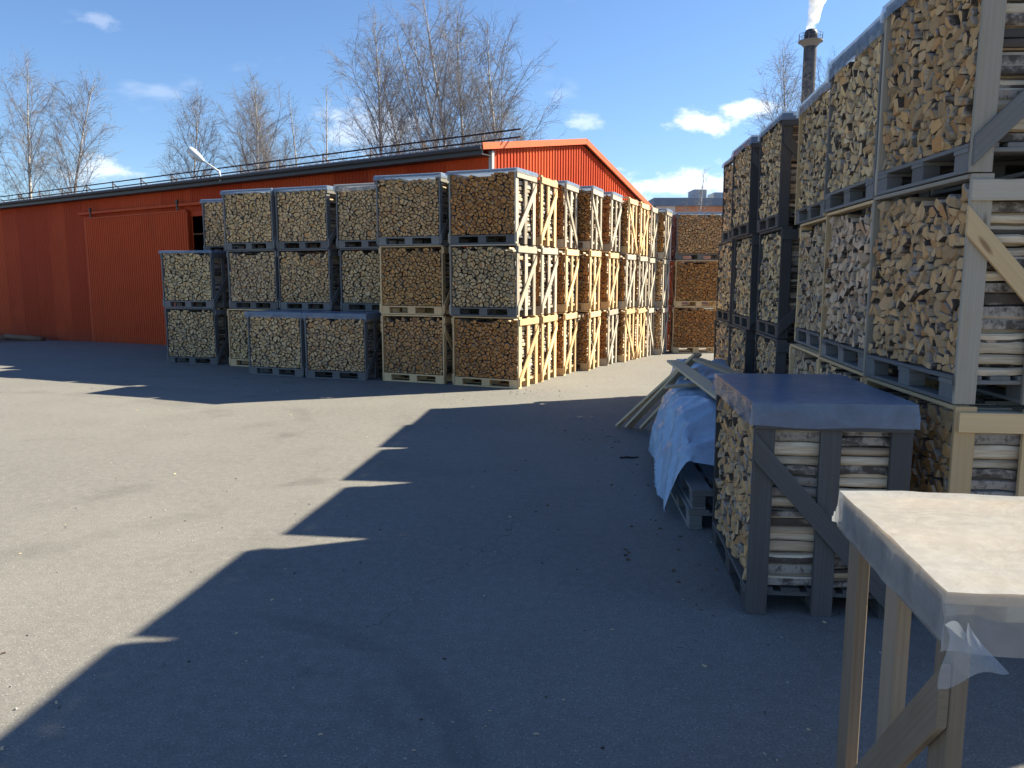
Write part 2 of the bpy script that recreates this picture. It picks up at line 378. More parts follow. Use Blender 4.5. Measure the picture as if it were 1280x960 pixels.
    finish(nt, principled(nt, c, 0.88, h, 0.45, 0.006, spec=0.25))
    return m
ys = [-400, -60, -10, 0, 5, 10, 12] + [13 + .5*i for i in range(44)] + [36, 45, 60, 100, 300, 900, 3000]
xs = [-3000, -600, -150, -60, -30, -15, -9, -7, -6, -5, -4, -3, -2, -1, 0, 15, 30, 60, 150, 600, 3000]
gv = [(x, y, ground_z(y, x)) for y in ys for x in xs]; nx_ = len(xs)
gf = [(j*nx_+i, j*nx_+i+1, (j+1)*nx_+i+1, (j+1)*nx_+i) for j in range(len(ys)-1) for i in range(nx_-1)]
tag(mesh_obj('ground', gv, gf, asphalt()), 'grey asphalt yard with tyre marks', kind='structure')

# ------------------------------------------------------------------ red shed
WALL_P0 = Vector((-.38, 14.83, 0)); AVX = Vector((.579, .815, 0)).normalized(); WALL_T = Vector((-AVX.y, AVX.x, 0))
shed = empty('red_shed', WALL_P0, math.atan2(AVX.y, AVX.x))
tag(shed, 'long red sheet metal shed with sliding door behind the crates', 'shed')
Z0, ZE, ZR, ZRT = -.75, 3.97, 4.62, 3.42
S_R, S_W, T_L = 3.27, 6.6, 34.0
def roof_z(s): return 4.13 + (ZR - 4.13)*s/S_R if s <= S_R else ZR + (ZRT - ZR)*(s - S_R)/(S_W - S_R)
PR = [(0, 0), (.045, 0), (.055, 1), (.092, 1)]
def ribs(a, b, per=.105):
    out = []; k = math.floor(a/per)
    while k*per < b:
        for (q, d) in PR:
            t = k*per + q*per/.105
            if a + 1e-4 < t < b - 1e-4: out.append((t, d))
        k += 1
    d0 = out[0][1] if out else 0; d1 = out[-1][1] if out else 0
    return [(a, d0)] + out + [(b, d1)]
def sheet(name, a, b, fpos, zlo, zhi, parent, mat, depth=.018):
    """corrugated sheet between a and b; fpos(t, d)->(x,y), zlo/zhi functions of t"""
    v = []; f = []
    pr = ribs(a, b)
    for (t, d) in pr:
        x, y = fpos(t, d*depth); v += [(x, y, zlo(t)), (x, y, zhi(t))]
    for i in range(len(pr)-1): f.append((2*i, 2*i+2, 2*i+3, 2*i+1))
    return mesh_obj(name, v, f, mat, parent)
# sheets on the long wall (shade side) and on the gable
OPEN0, OPEN1, DOOR1 = 6.0, 9.75, 14.6
t = 0.0; wob = random.Random(3)
while t < T_L - .1:
    t2 = min(T_L, t + 1.05)
    zl = 3.42 if (t2 > OPEN0 + .5 and t < OPEN1 - .5) else Z0
    if t + .02 < OPEN1 < t2: t2 = OPEN1
    o = wob.uniform(-.002, .002)
    sheet('cladding_sheet', t, t2 - .004, lambda q, d, o=o: (-d - .02 + o, q), lambda q, zl=zl: zl, lambda q: ZE + .16, shed, MAT['red'], .011)
    t = t2
s = 0.0
while s < S_W - .05:
    s2 = min(S_W, s + 1.05)
    o = wob.uniform(-.002, .002)
    sheet('cladding_sheet', s, s2 - .004, lambda q, d, o=o: (q, -d - .02 + o), lambda q: Z0, lambda q: roof_z(q) - .02, shed, MAT['red'])
    s = s2
# body: back walls
mesh_obj('back_wall', [(S_W, 0, Z0), (S_W, T_L, Z0), (S_W, T_L, ZRT), (S_W, 0, ZRT)], [(0, 1, 2, 3)], MAT['red'], shed)
mesh_obj('end_wall', [(0, T_L, Z0), (S_W, T_L, Z0), (S_W, T_L, ZRT), (S_R, T_L, ZR), (0, T_L, 4.1)], [(0, 1, 2, 3, 4)], MAT['red'], shed)
# roof sheets, corrugated across, thick edge
def roof(name, s0, s1, z0, z1):
    v = []; f = []; n = int((T_L + .5)/.09)
    for i in range(n+1):
        tt = -.09 + (T_L + .3)*i/n; w = .016*math.sin(2*math.pi*tt/.18*1.0 + .3) if i % 2 else .016
        w = (.016, -.016)[i % 2]
        v += [(s0, tt, z0 + w), (s1, tt, z1 + w), (s0, tt, z0 + w - .02), (s1, tt, z1 + w - .02)]
    for i in range(n):
        a = 4*i; b = a + 4
        f += [(a, b, b+1, a+1), (a+2, a+3, b+3, b+2), (a, a+2, b+2, b), (a+1, b+1, b+3, a+3)]
    return mesh_obj(name, v, f, MAT['rail'], shed)
roof('roof', -.34, S_R, roof_z(-.34) + .06, ZR + .06)
roof('roof', S_R, S_W + .35, ZR + .06, roof_z(S_W + .35) + .06)
MB().box((-.36, -.06, ZE), (-.32, T_L, ZE + .17), 1).build('fascia', MAT['dark_metal'], shed)
MB().box((-.32, -.05, ZE + .004), (-.03, T_L, ZE + .02), 1).build('soffit', MAT['dark_metal'], shed)
gut = MB()
gut.tube([(-.42, -.1, ZE + .11), (-.42, T_L, ZE + .13)], .038, 8)
gut.build('gutter', MAT['dark_metal'], shed)
MB().box((-.058, -.058, Z0), (.02, .02, ZE + .1), 2).build('corner_trim', MAT['trim_white'], shed)
# verge boards on the gable
MB().prism((-.40, -.105, roof_z(-.40) + .035), (S_R, -.105, ZR + .055), .12, .03, (0, 0, 1)).build('verge_board', MAT['orange_trim'], shed)
MB().prism((S_R, -.107, ZR + .055), (S_W + .36, -.107, roof_z(S_W + .36) + .055), .12, .03, (0, 0, 1)).build('verge_board', MAT['orange_trim'], shed)
# plinth
MB().box((-.05, OPEN1, Z0), (.1, T_L, -.22), 1).build('plinth', MAT['concrete'], shed)
# sliding door with rail, brackets and frame
door = sheet('sliding_door', OPEN1 - .25, DOOR1, lambda q, d: (-d - .13, q), lambda q: -.28, lambda q: 3.42, shed, MAT['red'])
MB().box((-.14, OPEN1 - .27, -.28), (-.05, OPEN1 - .21, 3.42), 2).build('door_edge', MAT['red'], door)
MB().box((-.14, DOOR1 - .01, -.28), (-.05, DOOR1 + .05, 3.42), 2).build('door_edge', MAT['red'], door)
MB().box((-.145, OPEN1 - .2, 3.425), (-.05, DOOR1, 3.47), 1).build('door_top_edge', MAT['red'], door)
MB().box((-.17, OPEN0 - .3, 3.56), (-.06, DOOR1 + .35, 3.63), 1).build('door_rail', MAT['red'], shed)
for q in (DOOR1 - .4, OPEN1 + .1):
    b = MB(); b.box((-.19, q - .03, 3.46), (-.172, q + .03, 3.72), 2); b.tube([(-.2, q, 3.68), (-.16, q, 3.68)], .05, 10); b.build('door_hanger', MAT['rail'], shed)
MB().box((-.05, OPEN1 - .05, -.4), (.06, OPEN1 + .05, 3.4), 2).build('door_jamb', MAT['rail'], shed)
MB().box((-.05, OPEN0 + .0, 3.3), (.06, OPEN1 - .05, 3.42), 1).build('lintel', MAT['red'], shed)
# snow rail on the roof
sr = .45
for dz in (.10, .24):
    MB().tube([(sr, -.35, roof_z(sr) + .06 + dz), (sr, T_L, roof_z(sr) + .06 + dz)], .017, 6).build('snow_rail', MAT['rail'], shed)
pb = MB()
pb.prism((sr, 0, -.02), (sr, 0, .27), .035, .012, (1, 0, 0)); pb.prism((sr + .02, 0, .2), (sr + .26, 0, .02), .03, .012, (0, 0, 1))
pm = pb.mesh('snow_rail_post', MAT['rail'])
for i in range(22):
    link('snow_rail_post', pm, shed, (0, .55 + i*1.5, roof_z(sr) + .06))
# lamp on an arm over the eave
lamp = empty('wall_lamp', WALL_P0 + WALL_T*7.75 - AVX*.40 + Vector((0, 0, 4.22)))
tag(lamp, 'grey outdoor lamp on a slanting arm above the shed eave', 'lamp')
tip = Vector((-.60, .10, .47))
ab = MB(); ab.tube([(0.06, 0, -.20), (.04, 0, .02), tuple(tip*.62)], [.028, .026, .024], 8); ab.build('arm', MAT['lamp_grey'], lamp, True)
dirl = tip.normalized(); hd = MB(); base = tip*.55
hd.tube([base + dirl*x for x in (0, .04, .16, .34, .46, .50)], [.03, .05, .085, .105, .085, .02], 12)
o = hd.build('lamp_head', MAT['lamp_grey'], lamp, True)
ls = MB(); ls.tube([base + dirl*x + Vector((-.02, -.02, -.035)) for x in (.2, .26, .36, .43)], [.02, .075, .08, .02], 12); ls.build('lens', MAT['lamp_glass'], lamp, True)

# round timbers lying at the foot of the wall
for k, (q0, q1, off, r_) in enumerate([(16.9, 19.2, .55, .085), (19.3, 22.6, .6, .1)]):
    p0 = WALL_P0 + WALL_T*q0 - AVX*off; p1 = WALL_P0 + WALL_T*q1 - AVX*(off + .1)
    e = empty('timber_pole', (p0 + p1)/2)
    e.location.z = ground_z(e.location.y, e.location.x)
    pts = [(p0 + (p1 - p0)*x - Vector((e.location.x, e.location.y, 0))) for x in (0, .3, .6, 1)]
    for p in pts: p.z = r_
    MB().tube(pts, [r_, r_*.97, r_*.94, r_*.9], 10).build('stem', MAT['old_log'], e, True)
    kn = MB(); kn.tube([pts[1] + Vector((0, 0, r_*.7)), pts[1] + Vector((0.02, -.03, r_*1.25))], [.025, .018], 6); kn.build('branch_stub', MAT['old_log'], e)
    tag(e, ['short bark-brown round timber lying by the red wall', 'long bark-brown round timber at the left edge by the red wall'][k], 'timber', 'timbers lying by the shed wall')

# ------------------------------------------------------------------ firewood crates
CW, CL, CH = 1.2, 0.8, 1.1576
X0, X1 = .03, CW - .03

def clip(poly, n, c):
    out = []
    for i in range(len(poly)):
        a, b = poly[i], poly[(i+1) % len(poly)]
        da, db = a[0]*n[0] + a[1]*n[1] - c, b[0]*n[0] + b[1]*n[1] - c
        if da <= 0: out.append(a)
        if (da < 0 < db) or (db < 0 < da):
            t = da/(da - db); out.append((a[0] + (b[0]-a[0])*t, a[1] + (b[1]-a[1])*t))
    return out
def area_c(p):
    A = cx = cy = 0
    for i in range(len(p)):
        x0, y0 = p[i]; x1, y1 = p[(i+1) % len(p)]; k = x0*y1 - x1*y0
        A += k; cx += (x0+x1)*k; cy += (y0+y1)*k
    A /= 2
    return A, (cx/(6*A), cy/(6*A)) if abs(A) > 1e-9 else p[0]
def log_cells(rg, zlo=.148, zhi=1.115, dens=1.0):
    """irregular packing of split logs: a weighted cell diagram, big cells split again"""
    pts = []; tries = 0; zz = zlo + .02
    while zz < zhi:                       # thinner pieces along the open end
        pts.append((X1 - rg.uniform(.02, .036), zz, .046)); zz += rg.uniform(.040, .086)
    while tries < 6000 and len(pts) < 340:
        tries += 1
        p = (rg.uniform(X0, X1), rg.uniform(zlo, zhi)); r_ = rg.choice((.046, .056, .066, .078, .09))*dens
        if all((p[0]-q[0])**2 + (p[1]-q[1])**2 > (.5*(r_+q[2])*1.12)**2 for q in pts): pts.append((p[0], p[1], r_))
    cells = []
    for i, (x, y, r_) in enumerate(pts):
        poly = [(X0, zlo), (X1, zlo), (X1, zhi), (X0, zhi)]
        nb = sorted(range(len(pts)), key=lambda j: (pts[j][0]-x)**2 + (pts[j][1]-y)**2)[1:22]
        for j in nb:
            dx, dy = pts[j][0]-x, pts[j][1]-y; L = math.hypot(dx, dy)
            w = .5*L + (r_**2 - pts[j][2]**2)/(2*L)*.8
            poly = clip(poly, (dx/L, dy/L), (x*dx + y*dy)/L + w)
            if len(poly) < 3: break
        if len(poly) < 3: continue
        A, c = area_c(poly)
        if A > .0048 and rg.random() < .88:
            an = rg.uniform(0, math.pi); n = (math.cos(an), math.sin(an)); d = c[0]*n[0] + c[1]*n[1] + rg.uniform(-.008, .008)
            for sg in (1, -1):
                q = clip(poly, (n[0]*sg, n[1]*sg), d*sg)
                if len(q) >= 3 and abs(area_c(q)[0]) > .0009: cells.append(q)
        elif A > .0007: cells.append(poly)
    return cells
def shape_log(poly, rg, y0, y1, detail, near=True):
    """-> verts, faces, mats, rnd for one split log running from y0 to y1"""
    A, c = area_c(poly)
    if A < 0: poly = poly[::-1]
    edge = max(p[0] for p in poly) > X1 - .012
    sc = rg.uniform(.86, .955) if near else rg.uniform(.79, .90); ro = rg.uniform(-.16, .16); co, si = math.cos(ro), math.sin(ro)
    q = []
    for (x, y) in poly:
        dx, dy = (x-c[0])*sc, (y-c[1])*sc; q.append((c[0] + dx*co - dy*si, c[1] + dx*si + dy*co))
    keep = [q[0]]
    for p in q[1:]:
        if math.hypot(p[0]-keep[-1][0], p[1]-keep[-1][1]) > .006: keep.append(p)
    q = keep if len(keep) >= 3 else q
    bdir = rg.uniform(0, 2*math.pi); span = rg.choice((.5, .8, 1.1, 1.5)) if edge else rg.choice((.8, 1.2, 1.7, 2.3))  # inner logs get extra bark so the gaps between them look shaded
    if edge and rg.random() < .36: bdir = rg.uniform(-.7, .7); span = rg.choice((.9, 1.2, 1.6))
    def isb(x, y): return abs((math.atan2(y-c[1], x-c[0]) - bdir + math.pi) % (2*math.pi) - math.pi) < span
    pr = []
    for i in range(len(q)):
        p, a, b = q[i], q[i-1], q[(i+1) % len(q)]
        tt = .38 if isb(*p) else (rg.uniform(.16, .3) if edge and detail else rg.uniform(.06, .15))
        pr.append((p[0] + (a[0]-p[0])*tt, p[1] + (a[1]-p[1])*tt))
        if tt > .3: pr.append((p[0] + ((a[0]+b[0])/2-p[0])*.11, p[1] + ((a[1]+b[1])/2-p[1])*.11))
        pr.append((p[0] + (b[0]-p[0])*tt, p[1] + (b[1]-p[1])*tt))
    n = len(pr)
    ys_ = [y0, y1] if not detail else [y0, y0 + (y1-y0)*.35, y0 + (y1-y0)*.7, y1]
    tx, tz = rg.uniform(-.3, .3), rg.uniform(-.3, .3); bx, bz = rg.uniform(-.014, .004), rg.uniform(-.014, .014)
    if edge: c0 = rg.uniform(0, .022)
    else: c0 = 0.0
    V = []; F = []; Mi = []
    n_ch = rg.uniform(.82, .93); ch_y = rg.uniform(.004, .009)
    for (x, z) in pr:
        V.append((min(max(c[0] - c0 + (x-c[0])*n_ch, X0), X1), y0 - ch_y + tx*(x-c[0])*n_ch + tz*(z-c[1])*n_ch, c[1] + (z-c[1])*n_ch))
    for k, y in enumerate(ys_):
        bend = math.sin(math.pi*k/(len(ys_)-1)); s2 = 1 + (rg.uniform(-.11, .09) if detail else 0) - (0.03*k/(len(ys_)-1))
        for (x, z) in pr:
            yy = y + (tx*(x-c[0]) + tz*(z-c[1]))*(1 if k in (0, len(ys_)-1) else 0)
            V.append((min(max(c[0] - c0 + (x-c[0])*s2 + bx*bend, X0-.004), X1+.004), yy, c[1] + (z-c[1])*s2 + bz*bend))
    for k in range(len(ys_)):
        for i in range(n):
            j = (i+1) % n
            F.append((k*n+i, k*n+j, (k+1)*n+j, (k+1)*n+i))
            mx, mz = (pr[i][0]+pr[j][0])/2, (pr[i][1]+pr[j][1])/2
            Mi.append(2 if isb(mx, mz) else (1 if k else 0))
    F.append(tuple(range(n-1, -1, -1))); Mi.append(0)
    F.append(tuple(len(ys_)*n + i for i in range(n))); Mi.append(0)
    return V, F, Mi, rg.random()
def pack_row(seed, y0, y1, dens=1.0, jit=.04, near=True):
    rg = random.Random(seed); logs = []
    ph = rg.uniform(0, 6)
    for cell in log_cells(rg, dens=dens):
        A, c = area_c(cell)
        if c[1] > 1.085 + .02*math.sin(c[0]*5 + ph) + rg.uniform(-.03, .03): continue
        j = rg.uniform(0, jit) if rg.random() < .9 else rg.uniform(0, .06)
        logs.append(shape_log(cell, rg, y0 + j, y1 + rg.uniform(-.012, 0), c[0] > CW - .14, near))
    return logs
def join_logs(name, logs):
    V = []; F = []; Mi = []; Rn = []
    for (v, f, m, r_) in logs:
        b = len(V); V += v; F += [tuple(i+b for i in q) for q in f]; Mi += m; Rn += [r_]*len(f)
    me = bpy.data.meshes.new(name); me.from_pydata(V, [], F)
    for m in LOGM: me.materials.append(m)
    me.polygons.foreach_set('material_index', Mi)
    at = me.attributes.new('rnd', 'FLOAT', 'FACE'); at.data.foreach_set('value', Rn)
    me.update(); return me
NPACK = 6
PACK_F = [pack_row(100+i, .012, .395, .77 + .03*(i % 3)) for i in range(4)]
PACK_B = [join_logs('rear_logs', pack_row(200+i, .405, .785)) for i in range(3)]
PACK_J = [join_logs('logs', pack_row(300+i, .012, .395, .80 + .03*(i % 3), near=False)) for i in range(NPACK)]
PACK_I = {}
def pack_individual(i):
    if i not in PACK_I:
        def size(l):
            xs_, zs_ = [v[0] for v in l[0]], [v[2] for v in l[0]]; return (max(xs_)-min(xs_))*(max(zs_)-min(zs_))
        so = sorted(PACK_F[i], key=size, reverse=True)
        PACK_I[i] = ([join_logs('log', [l]) for l in so[:300]], join_logs('small_logs', so[300:]) if len(so) > 300 else None)
    return PACK_I[i]

_cache = {}
PT, PW = .024, .108
def cached(key, fn):
    if key not in _cache: _cache[key] = fn()
    return _cache[key]
def board_mesh(kind, wood, i=0):
    m = MAT[wood]
    def mk():
        b = MB(); e = random.Random(hash((kind, i)) & 0xffff)
        if kind == 'post':          # i: 0..5 (end, position)
            end, k = divmod(i, 3); yc = (PW/2, CL/2, CL - PW/2)[k]
            xx = (0, PT) if end == 0 else (CW - PT, CW)
            b.box((xx[0], yc - PW/2, .003), (xx[1], yc + PW/2, CH - (.004, .02, .008)[k]), 2)
        elif kind == 'rail':
            xx = (-.021, -.0005) if i == 0 else (CW + .0005, CW + .021)
            b.box((xx[0], .004, CH - .135), (xx[1], CL - .004, CH - .032), 1)
        elif kind == 'brace':       # i: end*2 + direction
            end, d = divmod(i, 2); x = (-.0108, CW + .0108)[end]
            z0, z1 = (.10, .93) if d == 0 else (.93, .06)
            b.prism((x, .004, z0), (x, CL - .004, z1), .098, .0205, (0, 0, 1), shear=1)
        elif kind == 'top_board':
            yy = (.0, .085) if i == 0 else (CL - .085, CL)
            b.box((PT + .001, yy[0], CH - .026), (CW - PT - .001, yy[1], CH - .004), 0)
        return b.mesh(kind, m)
    return cached((kind, wood, i), mk)
def pallet_pieces():
    px0, px1 = PT + .004, CW - PT - .004
    bx = [(px0, px0 + .145), (CW/2 - .0725, CW/2 + .0725), (px1 - .145, px1)]
    by = [(0.002, .10), (.35, .45), (.70, .798)]
    P = []
    for (y0, y1) in by: P.append(('bottom_board', (px0, y0, .001), (px1, y1, .022), 0))
    for (x0, x1) in bx:
        for (y0, y1) in by: P.append(('block', (x0 + .001, y0 + .004, .0222), (x1 - .001, y1 - .004, .0998), 1))
    for (x0, x1) in bx: P.append(('stringer_board', (x0, .0, .100), (x1, .8, .1215), 1))
    for y0, w in ((.001, .145), (.188, .1), (.3275, .145), (.512, .1), (.654, .145)): P.append(('deck_board', (px0, y0, .1218), (px1, y0 + w, .1435), 0))
    return P
def pallet_joined(wood):
    def mk():
        b = MB()
        for (_, lo, hi, al) in pallet_pieces(): b.box(lo, hi, al, .002)
        return b.mesh('pallet', MAT[wood])
    return cached(('pallet', wood), mk)
def add_pallet(wood, parent, fine, name='pallet'):
    if not fine: 
        o = link(name, pallet_joined(wood), parent); o['kind'] = 'stuff'; return o
    o = empty(name); o.parent = parent
    for i, (nm, lo, hi, al) in enumerate(pallet_pieces()):
        me = cached(('pp', wood, i), lambda: MB().box(lo, hi, al).mesh(nm, MAT[wood]))
        link(nm, me, o)
    return o
def film_mesh(seed, skirt=.1, mat='film', drape=0.0, W=CW, L=CL, z0=CH, nx=26, ny=20, amp=.004, ex=.028, ey=.012):
    """thin film laid over a crate top, its edges hanging down as a skirt and folded at the corners"""
    rg = random.Random(seed); off = Vector((rg.uniform(0, 50), rg.uniform(0, 50), 0))
    v = []; f = []; ns = 6
    us = [-skirt*(1 - i/ns) for i in range(ns)] + [W*i/(nx-1) for i in range(nx)] + [W + skirt*(i+1)/ns for i in range(ns)]
    vs = [-skirt*(1 - i/ns) for i in range(ns)] + [L*i/(ny-1) for i in range(ny)] + [L + skirt*(i+1)/ns for i in range(ns)]
    for q in vs:
        for u in us:
            ox = -u if u < 0 else max(0, u - W); oy = -q if q < 0 else max(0, q - L)
            cx, cy = min(max(u, 0), W), min(max(q, 0), L)
            n1 = mnoise.noise(Vector((cx*3.0, cy*3.0, 0)) + off); n2 = mnoise.noise(Vector((u*13, q*13, 3)) + off)
            x = cx*(W + 2*ex)/W - ex; y = cy*(L + 2*ey)/L - ey
            hem = max(ox, oy)*(1 + .14*mnoise.noise(Vector((cx*2.5 + 7, cy*2.5, 9)) + off))
            if drape and q < 0: hem *= 1 + drape*max(0, .5 + mnoise.noise(Vector((cx*2.2, 1, 4)) + off))
            z = z0 + .002 + amp*(n1 + .4*n2 + .9)*(1 if hem == 0 else .2) - hem
            push = .006*(1 + n2*1.5 + n1)*min(1, hem/.03) if hem > 0 else 0
            if ox > 0: x += push*(1 if u > 0 else -1)
            if oy > 0: y += push*(1 if q > 0 else -1)
            if ox > 0 and oy > 0:
                k = min(ox, oy); x += k*.05*(1 if u > 0 else -1); y += k*.07*(1 if q > 0 else -1)
            v.append((x, y, z))
    n = len(us)
    for j in range(len(vs)-1):
        for i in range(n-1): f.append((j*n+i, j*n+i+1, (j+1)*n+i+1, (j+1)*n+i))
    me = bpy.data.meshes.new('plastic_cover'); me.from_pydata(v, [], f); me.materials.append(MAT[mat])
    me.polygons.foreach_set('use_smooth', [True]*len(f)); me.update(); me.set_sharp_from_angle(angle=R(45)); return me

TONE = {'tan': (.66, .455, .235), 'pale': (.56, .42, .27), 'mid': (.58, .41, .225), 'warm': (.55, .345, .17), 'orange': (.46, .22, .070), 'amber': (.50, .275, .11), 'grey': (.64, .46, .25), 'dark': (.34, .27, .20)}
cnt = [0]
def crate(corner, rz, z, label, group, wood='grey', tone='tan', brace=0, cover=None, fine=False, pal=None, bwood=None, flip=False, nofar=False):
    """corner: world position of local (CW, 0); rz: rotation"""
    i = cnt[0]; cnt[0] += 1; rg = random.Random(500 + i)
    c, s_ = math.cos(rz), math.sin(rz)
    o = empty('firewood_crate', (corner[0] - CW*c, corner[1] - CW*s_, z), rz)
    tag(o, label, 'crate', group)
    def askew(b, a=.006, l=.003):
        b.rotation_euler.x = rg.uniform(-a, a); b.location = (0, rg.uniform(-l, l), rg.uniform(-l, 0) if a else 0)
    for k in range(6): askew(link('post', board_mesh('post', wood, k), o))
    for k in (0, 1):
        askew(link('rail', board_mesh('rail', wood, k), o), .009)
        link('top_board', board_mesh('top_board', wood, k), o)
    askew(link('brace', board_mesh('brace', bwood or wood, 2 + brace), o), .014, .004)
    link('brace', board_mesh('brace', wood, brace), o)
    add_pallet(pal or wood, o, fine)
    base = TONE[tone]; jv = rg.uniform(.93, 1.07); col = tuple(b*jv*rg.uniform(.97, 1.03) for b in base) + (1,)
    k = (i*5 + rg.randrange(NPACK)) % NPACK
    if fine:
        ind, rest = pack_individual(k % 4)
        for me in ind:
            l = link('log', me, o); l.color = col
        if rest: l = link('small_logs', rest, o); l.color = col; l['kind'] = 'stuff'
    else:
        l = link('logs', PACK_J[k], o); l.color = col; l['kind'] = 'stuff'
    l = link('rear_logs', PACK_B[i % 3], o); l.color = col; l['kind'] = 'stuff'
    if cover:
        sk, mt, dr = cover
        link('plastic_cover', film_mesh(900 + i, sk, mt, dr), o)
    return o
TN3 = ('bottom', 'middle', 'top'); TN2 = ('lower', 'upper'); WN = {'grey': 'grey', 'dark': 'dark grey', 'fresh': 'fresh yellow', 'silver': 'silvery'}
def stack(kind, corner, yaw, phrase, group, tiers, cover=None, fine=False, labels=None):
    """tiers: list of (wood, tone, brace, dx, dy[, pallet wood, brace wood])"""
    rz = -yaw if kind == 'S' else -math.pi/2 - yaw
    names = TN3 if len(tiers) == 3 else TN2
    z = ground_z(corner[1], corner[0])
    for k, tr in enumerate(tiers):
        wood, tone, br, dx, dy = tr[:5]
        pal = tr[5] if len(tr) > 5 else None; bw = tr[6] if len(tr) > 6 else None
        top = k == len(tiers)-1
        lab = f"{WN[wood]} firewood crate, {names[k]} of {phrase}" if len(tiers) > 1 else phrase
        crate((corner[0] + dx, corner[1] + dy), rz + rng.uniform(-.012, .012), z, lab, group, wood, tone, br, cover if top else None, fine, pal, bw)
        z += CH + .002
G_L, G_R = 'firewood crates stacked on the left', 'firewood crates stacked on the right'
FILM = (.075, 'film', 0)
# shaded front-facing stacks, left to right
stack('S', (-6.05, 16.02), .27, 'the leftmost two-high stack', G_L, [('grey', 'grey', 0, 0, 0), ('grey', 'grey', 0, -.03, .02)], (.05, 'film', 0))
stack('S', (-5.72, 17.28), .36, 'the stack rising behind the leftmost two-high stack', G_L, [('grey', 'tan', 0, 0, 0), ('grey', 'tan', 0, 0, 0), ('grey', 'tan', 0, 0, 0)], FILM)
stack('S', (-4.62, 15.44), .40, 'the second front-facing stack from the left', G_L, [('fresh', 'tan', 0, -.02, -.03), ('grey', 'grey', 0, .02, 0), ('grey', 'tan', 0, -.01, .0)], FILM)
stack('S', (-3.44, 14.98), .40, 'the third front-facing stack from the left', G_L, [('grey', 'tan', 0, 0, 0), ('grey', 'tan', 0, .0, -.02), ('grey', 'tan', 0, -.02, 0)], FILM)
stack('S', (-2.13, 14.42), .38, 'the fourth front-facing stack from the left', G_L, [('grey', 'tan', 0, 0, 0), ('grey', 'grey', 0, .02, 0), ('grey', 'grey', 0, -.02, .02)], (.09, 'film_white', .7))
stack('S', (-1.14, 13.13), .37, 'the front stack left of the sunlit corner', G_L, [('fresh', 'amber', 1, .0, 0), ('fresh', 'amber', 0, -.01, .02), ('grey', 'warm', 0, -.04, .03)], FILM)
stack('S', (-3.78, 14.06), .40, 'grey single firewood crate under film, left one of the low pair', G_L, [('grey', 'tan', 0, 0, 0)], (.10, 'film', 0))
stack('S', (-2.54, 13.58), .31, 'grey single firewood crate under film, right one of the low pair', G_L, [('grey', 'tan', 0, 0, 0)], (.09, 'film', 0))
# the sunlit receding row
stack('S', (.10, 12.54), .42, 'the sunlit corner stack where the rows meet', G_L, [('fresh', 'orange', 0, .01, 0), ('silver', 'mid', 0, -.02, .0, 'grey'), ('silver', 'orange', 0, -.04, .02, 'grey')], (.06, 'film', 0))
ROW = [((.50, 13.38), .38, [('fresh', 'orange', 0, .01, 0), ('silver', 'orange', 0, .0, .0), ('fresh', 'orange', 0, -.02, .0)], None),
       ((.95, 14.24), .36, [('fresh', 'orange', 0, .0, 0), ('fresh', 'orange', 0, .02, .0), ('silver', 'orange', 1, .0, .0)], (.05, 'film', 0)),
       ((1.48, 15.02), .35, [('fresh', 'orange', 0, .0, 0), ('fresh', 'orange', 0, .0, .0), ('silver', 'orange', 1, .02, .0)], (.05, 'film', 0)),
       ((1.96, 15.98), .36, [('silver', 'orange', 0, .0, 0), ('fresh', 'orange', 0, .0, .0), ('silver', 'orange', 0, .03, .02)], (.05, 'film', 0)),
       ((2.42, 16.76), .37, [('fresh', 'orange', 1, .0, 0), ('silver', 'orange', 0, .0, .0), ('fresh', 'orange', 1, .03, .0)], None),
       ((2.80, 17.56), .37, [('fresh', 'orange', 0, .0, 0), ('silver', 'orange', 0, .02, .0), ('fresh', 'orange', 0, .03, .0)], None),
       ((3.17, 18.34), .36, [('silver', 'orange', 1, .0, 0), ('silver', 'orange', 0, .0, .0), ('silver', 'orange', 0, .03, .0)], None),
       ((3.62, 18.98), .36, [('silver', 'warm', 0, .0, 0), ('silver', 'warm', 0, .0, .0), ('silver', 'orange', 0, .03, .0)], (.05, 'film', 0))]
ORD = ['first', 'second', 'third', 'fourth', 'fifth', 'sixth', 'seventh', 'eighth']
for k, (c_, yw, tr, cv) in enumerate(ROW):
    stack('S', c_, yw, f'the {ORD[k]} stack behind the sunlit corner stack', G_L, tr, cv)
stack('S', (4.12, 20.8), .1, 'the stack glimpsed behind the far end stack', G_L, [('grey', 'orange', 0, 0, 0)]*3)
stack('S', (5.24, 19.72), .02, 'the stack closing the far end of the aisle', G_L, [('fresh', 'orange', 0, .0, 0), ('fresh', 'orange', 0, .03, .0), ('grey', 'warm', 0, .04, .0)], (.05, 'film', 0))
# right-hand row, nearest first
stack('R', (2.26, 3.97), .06, 'the nearest stack in the right-hand row', G_R, [('fresh', 'warm', 0, .0, -.02), ('silver', 'warm', 1, .0, .0, 'grey', 'fresh'), ('silver', 'warm', 0, -.01, .0, 'grey', 'grey')], (.09, 'film', 0), True)
stack('R', (2.39, 5.29), .12, 'the second stack in the right-hand row', G_R, [('fresh', 'grey', 0, .0, 0), ('fresh', 'pale', 0, .0, .0, 'grey'), ('grey', 'grey', 0, .0, .03)], (.13, 'film', 0), True)
stack('R', (2.66, 6.80), .15, 'the third stack in the right-hand row', G_R, [('fresh', 'pale', 0, -.10, -.30), ('fresh', 'pale', 0, .0, -.10, 'grey'), ('fresh', 'grey', 0, .03, .10, 'grey')], (.10, 'film', 0), True)
stack('R', (2.77, 8.34), .12, 'the fourth stack in the right-hand row', G_R, [('dark', 'tan', 0, -.02, -.2), ('dark', 'grey', 0, .0, -.16), ('dark', 'grey', 1, .02, .05)], (.08, 'film', 0))
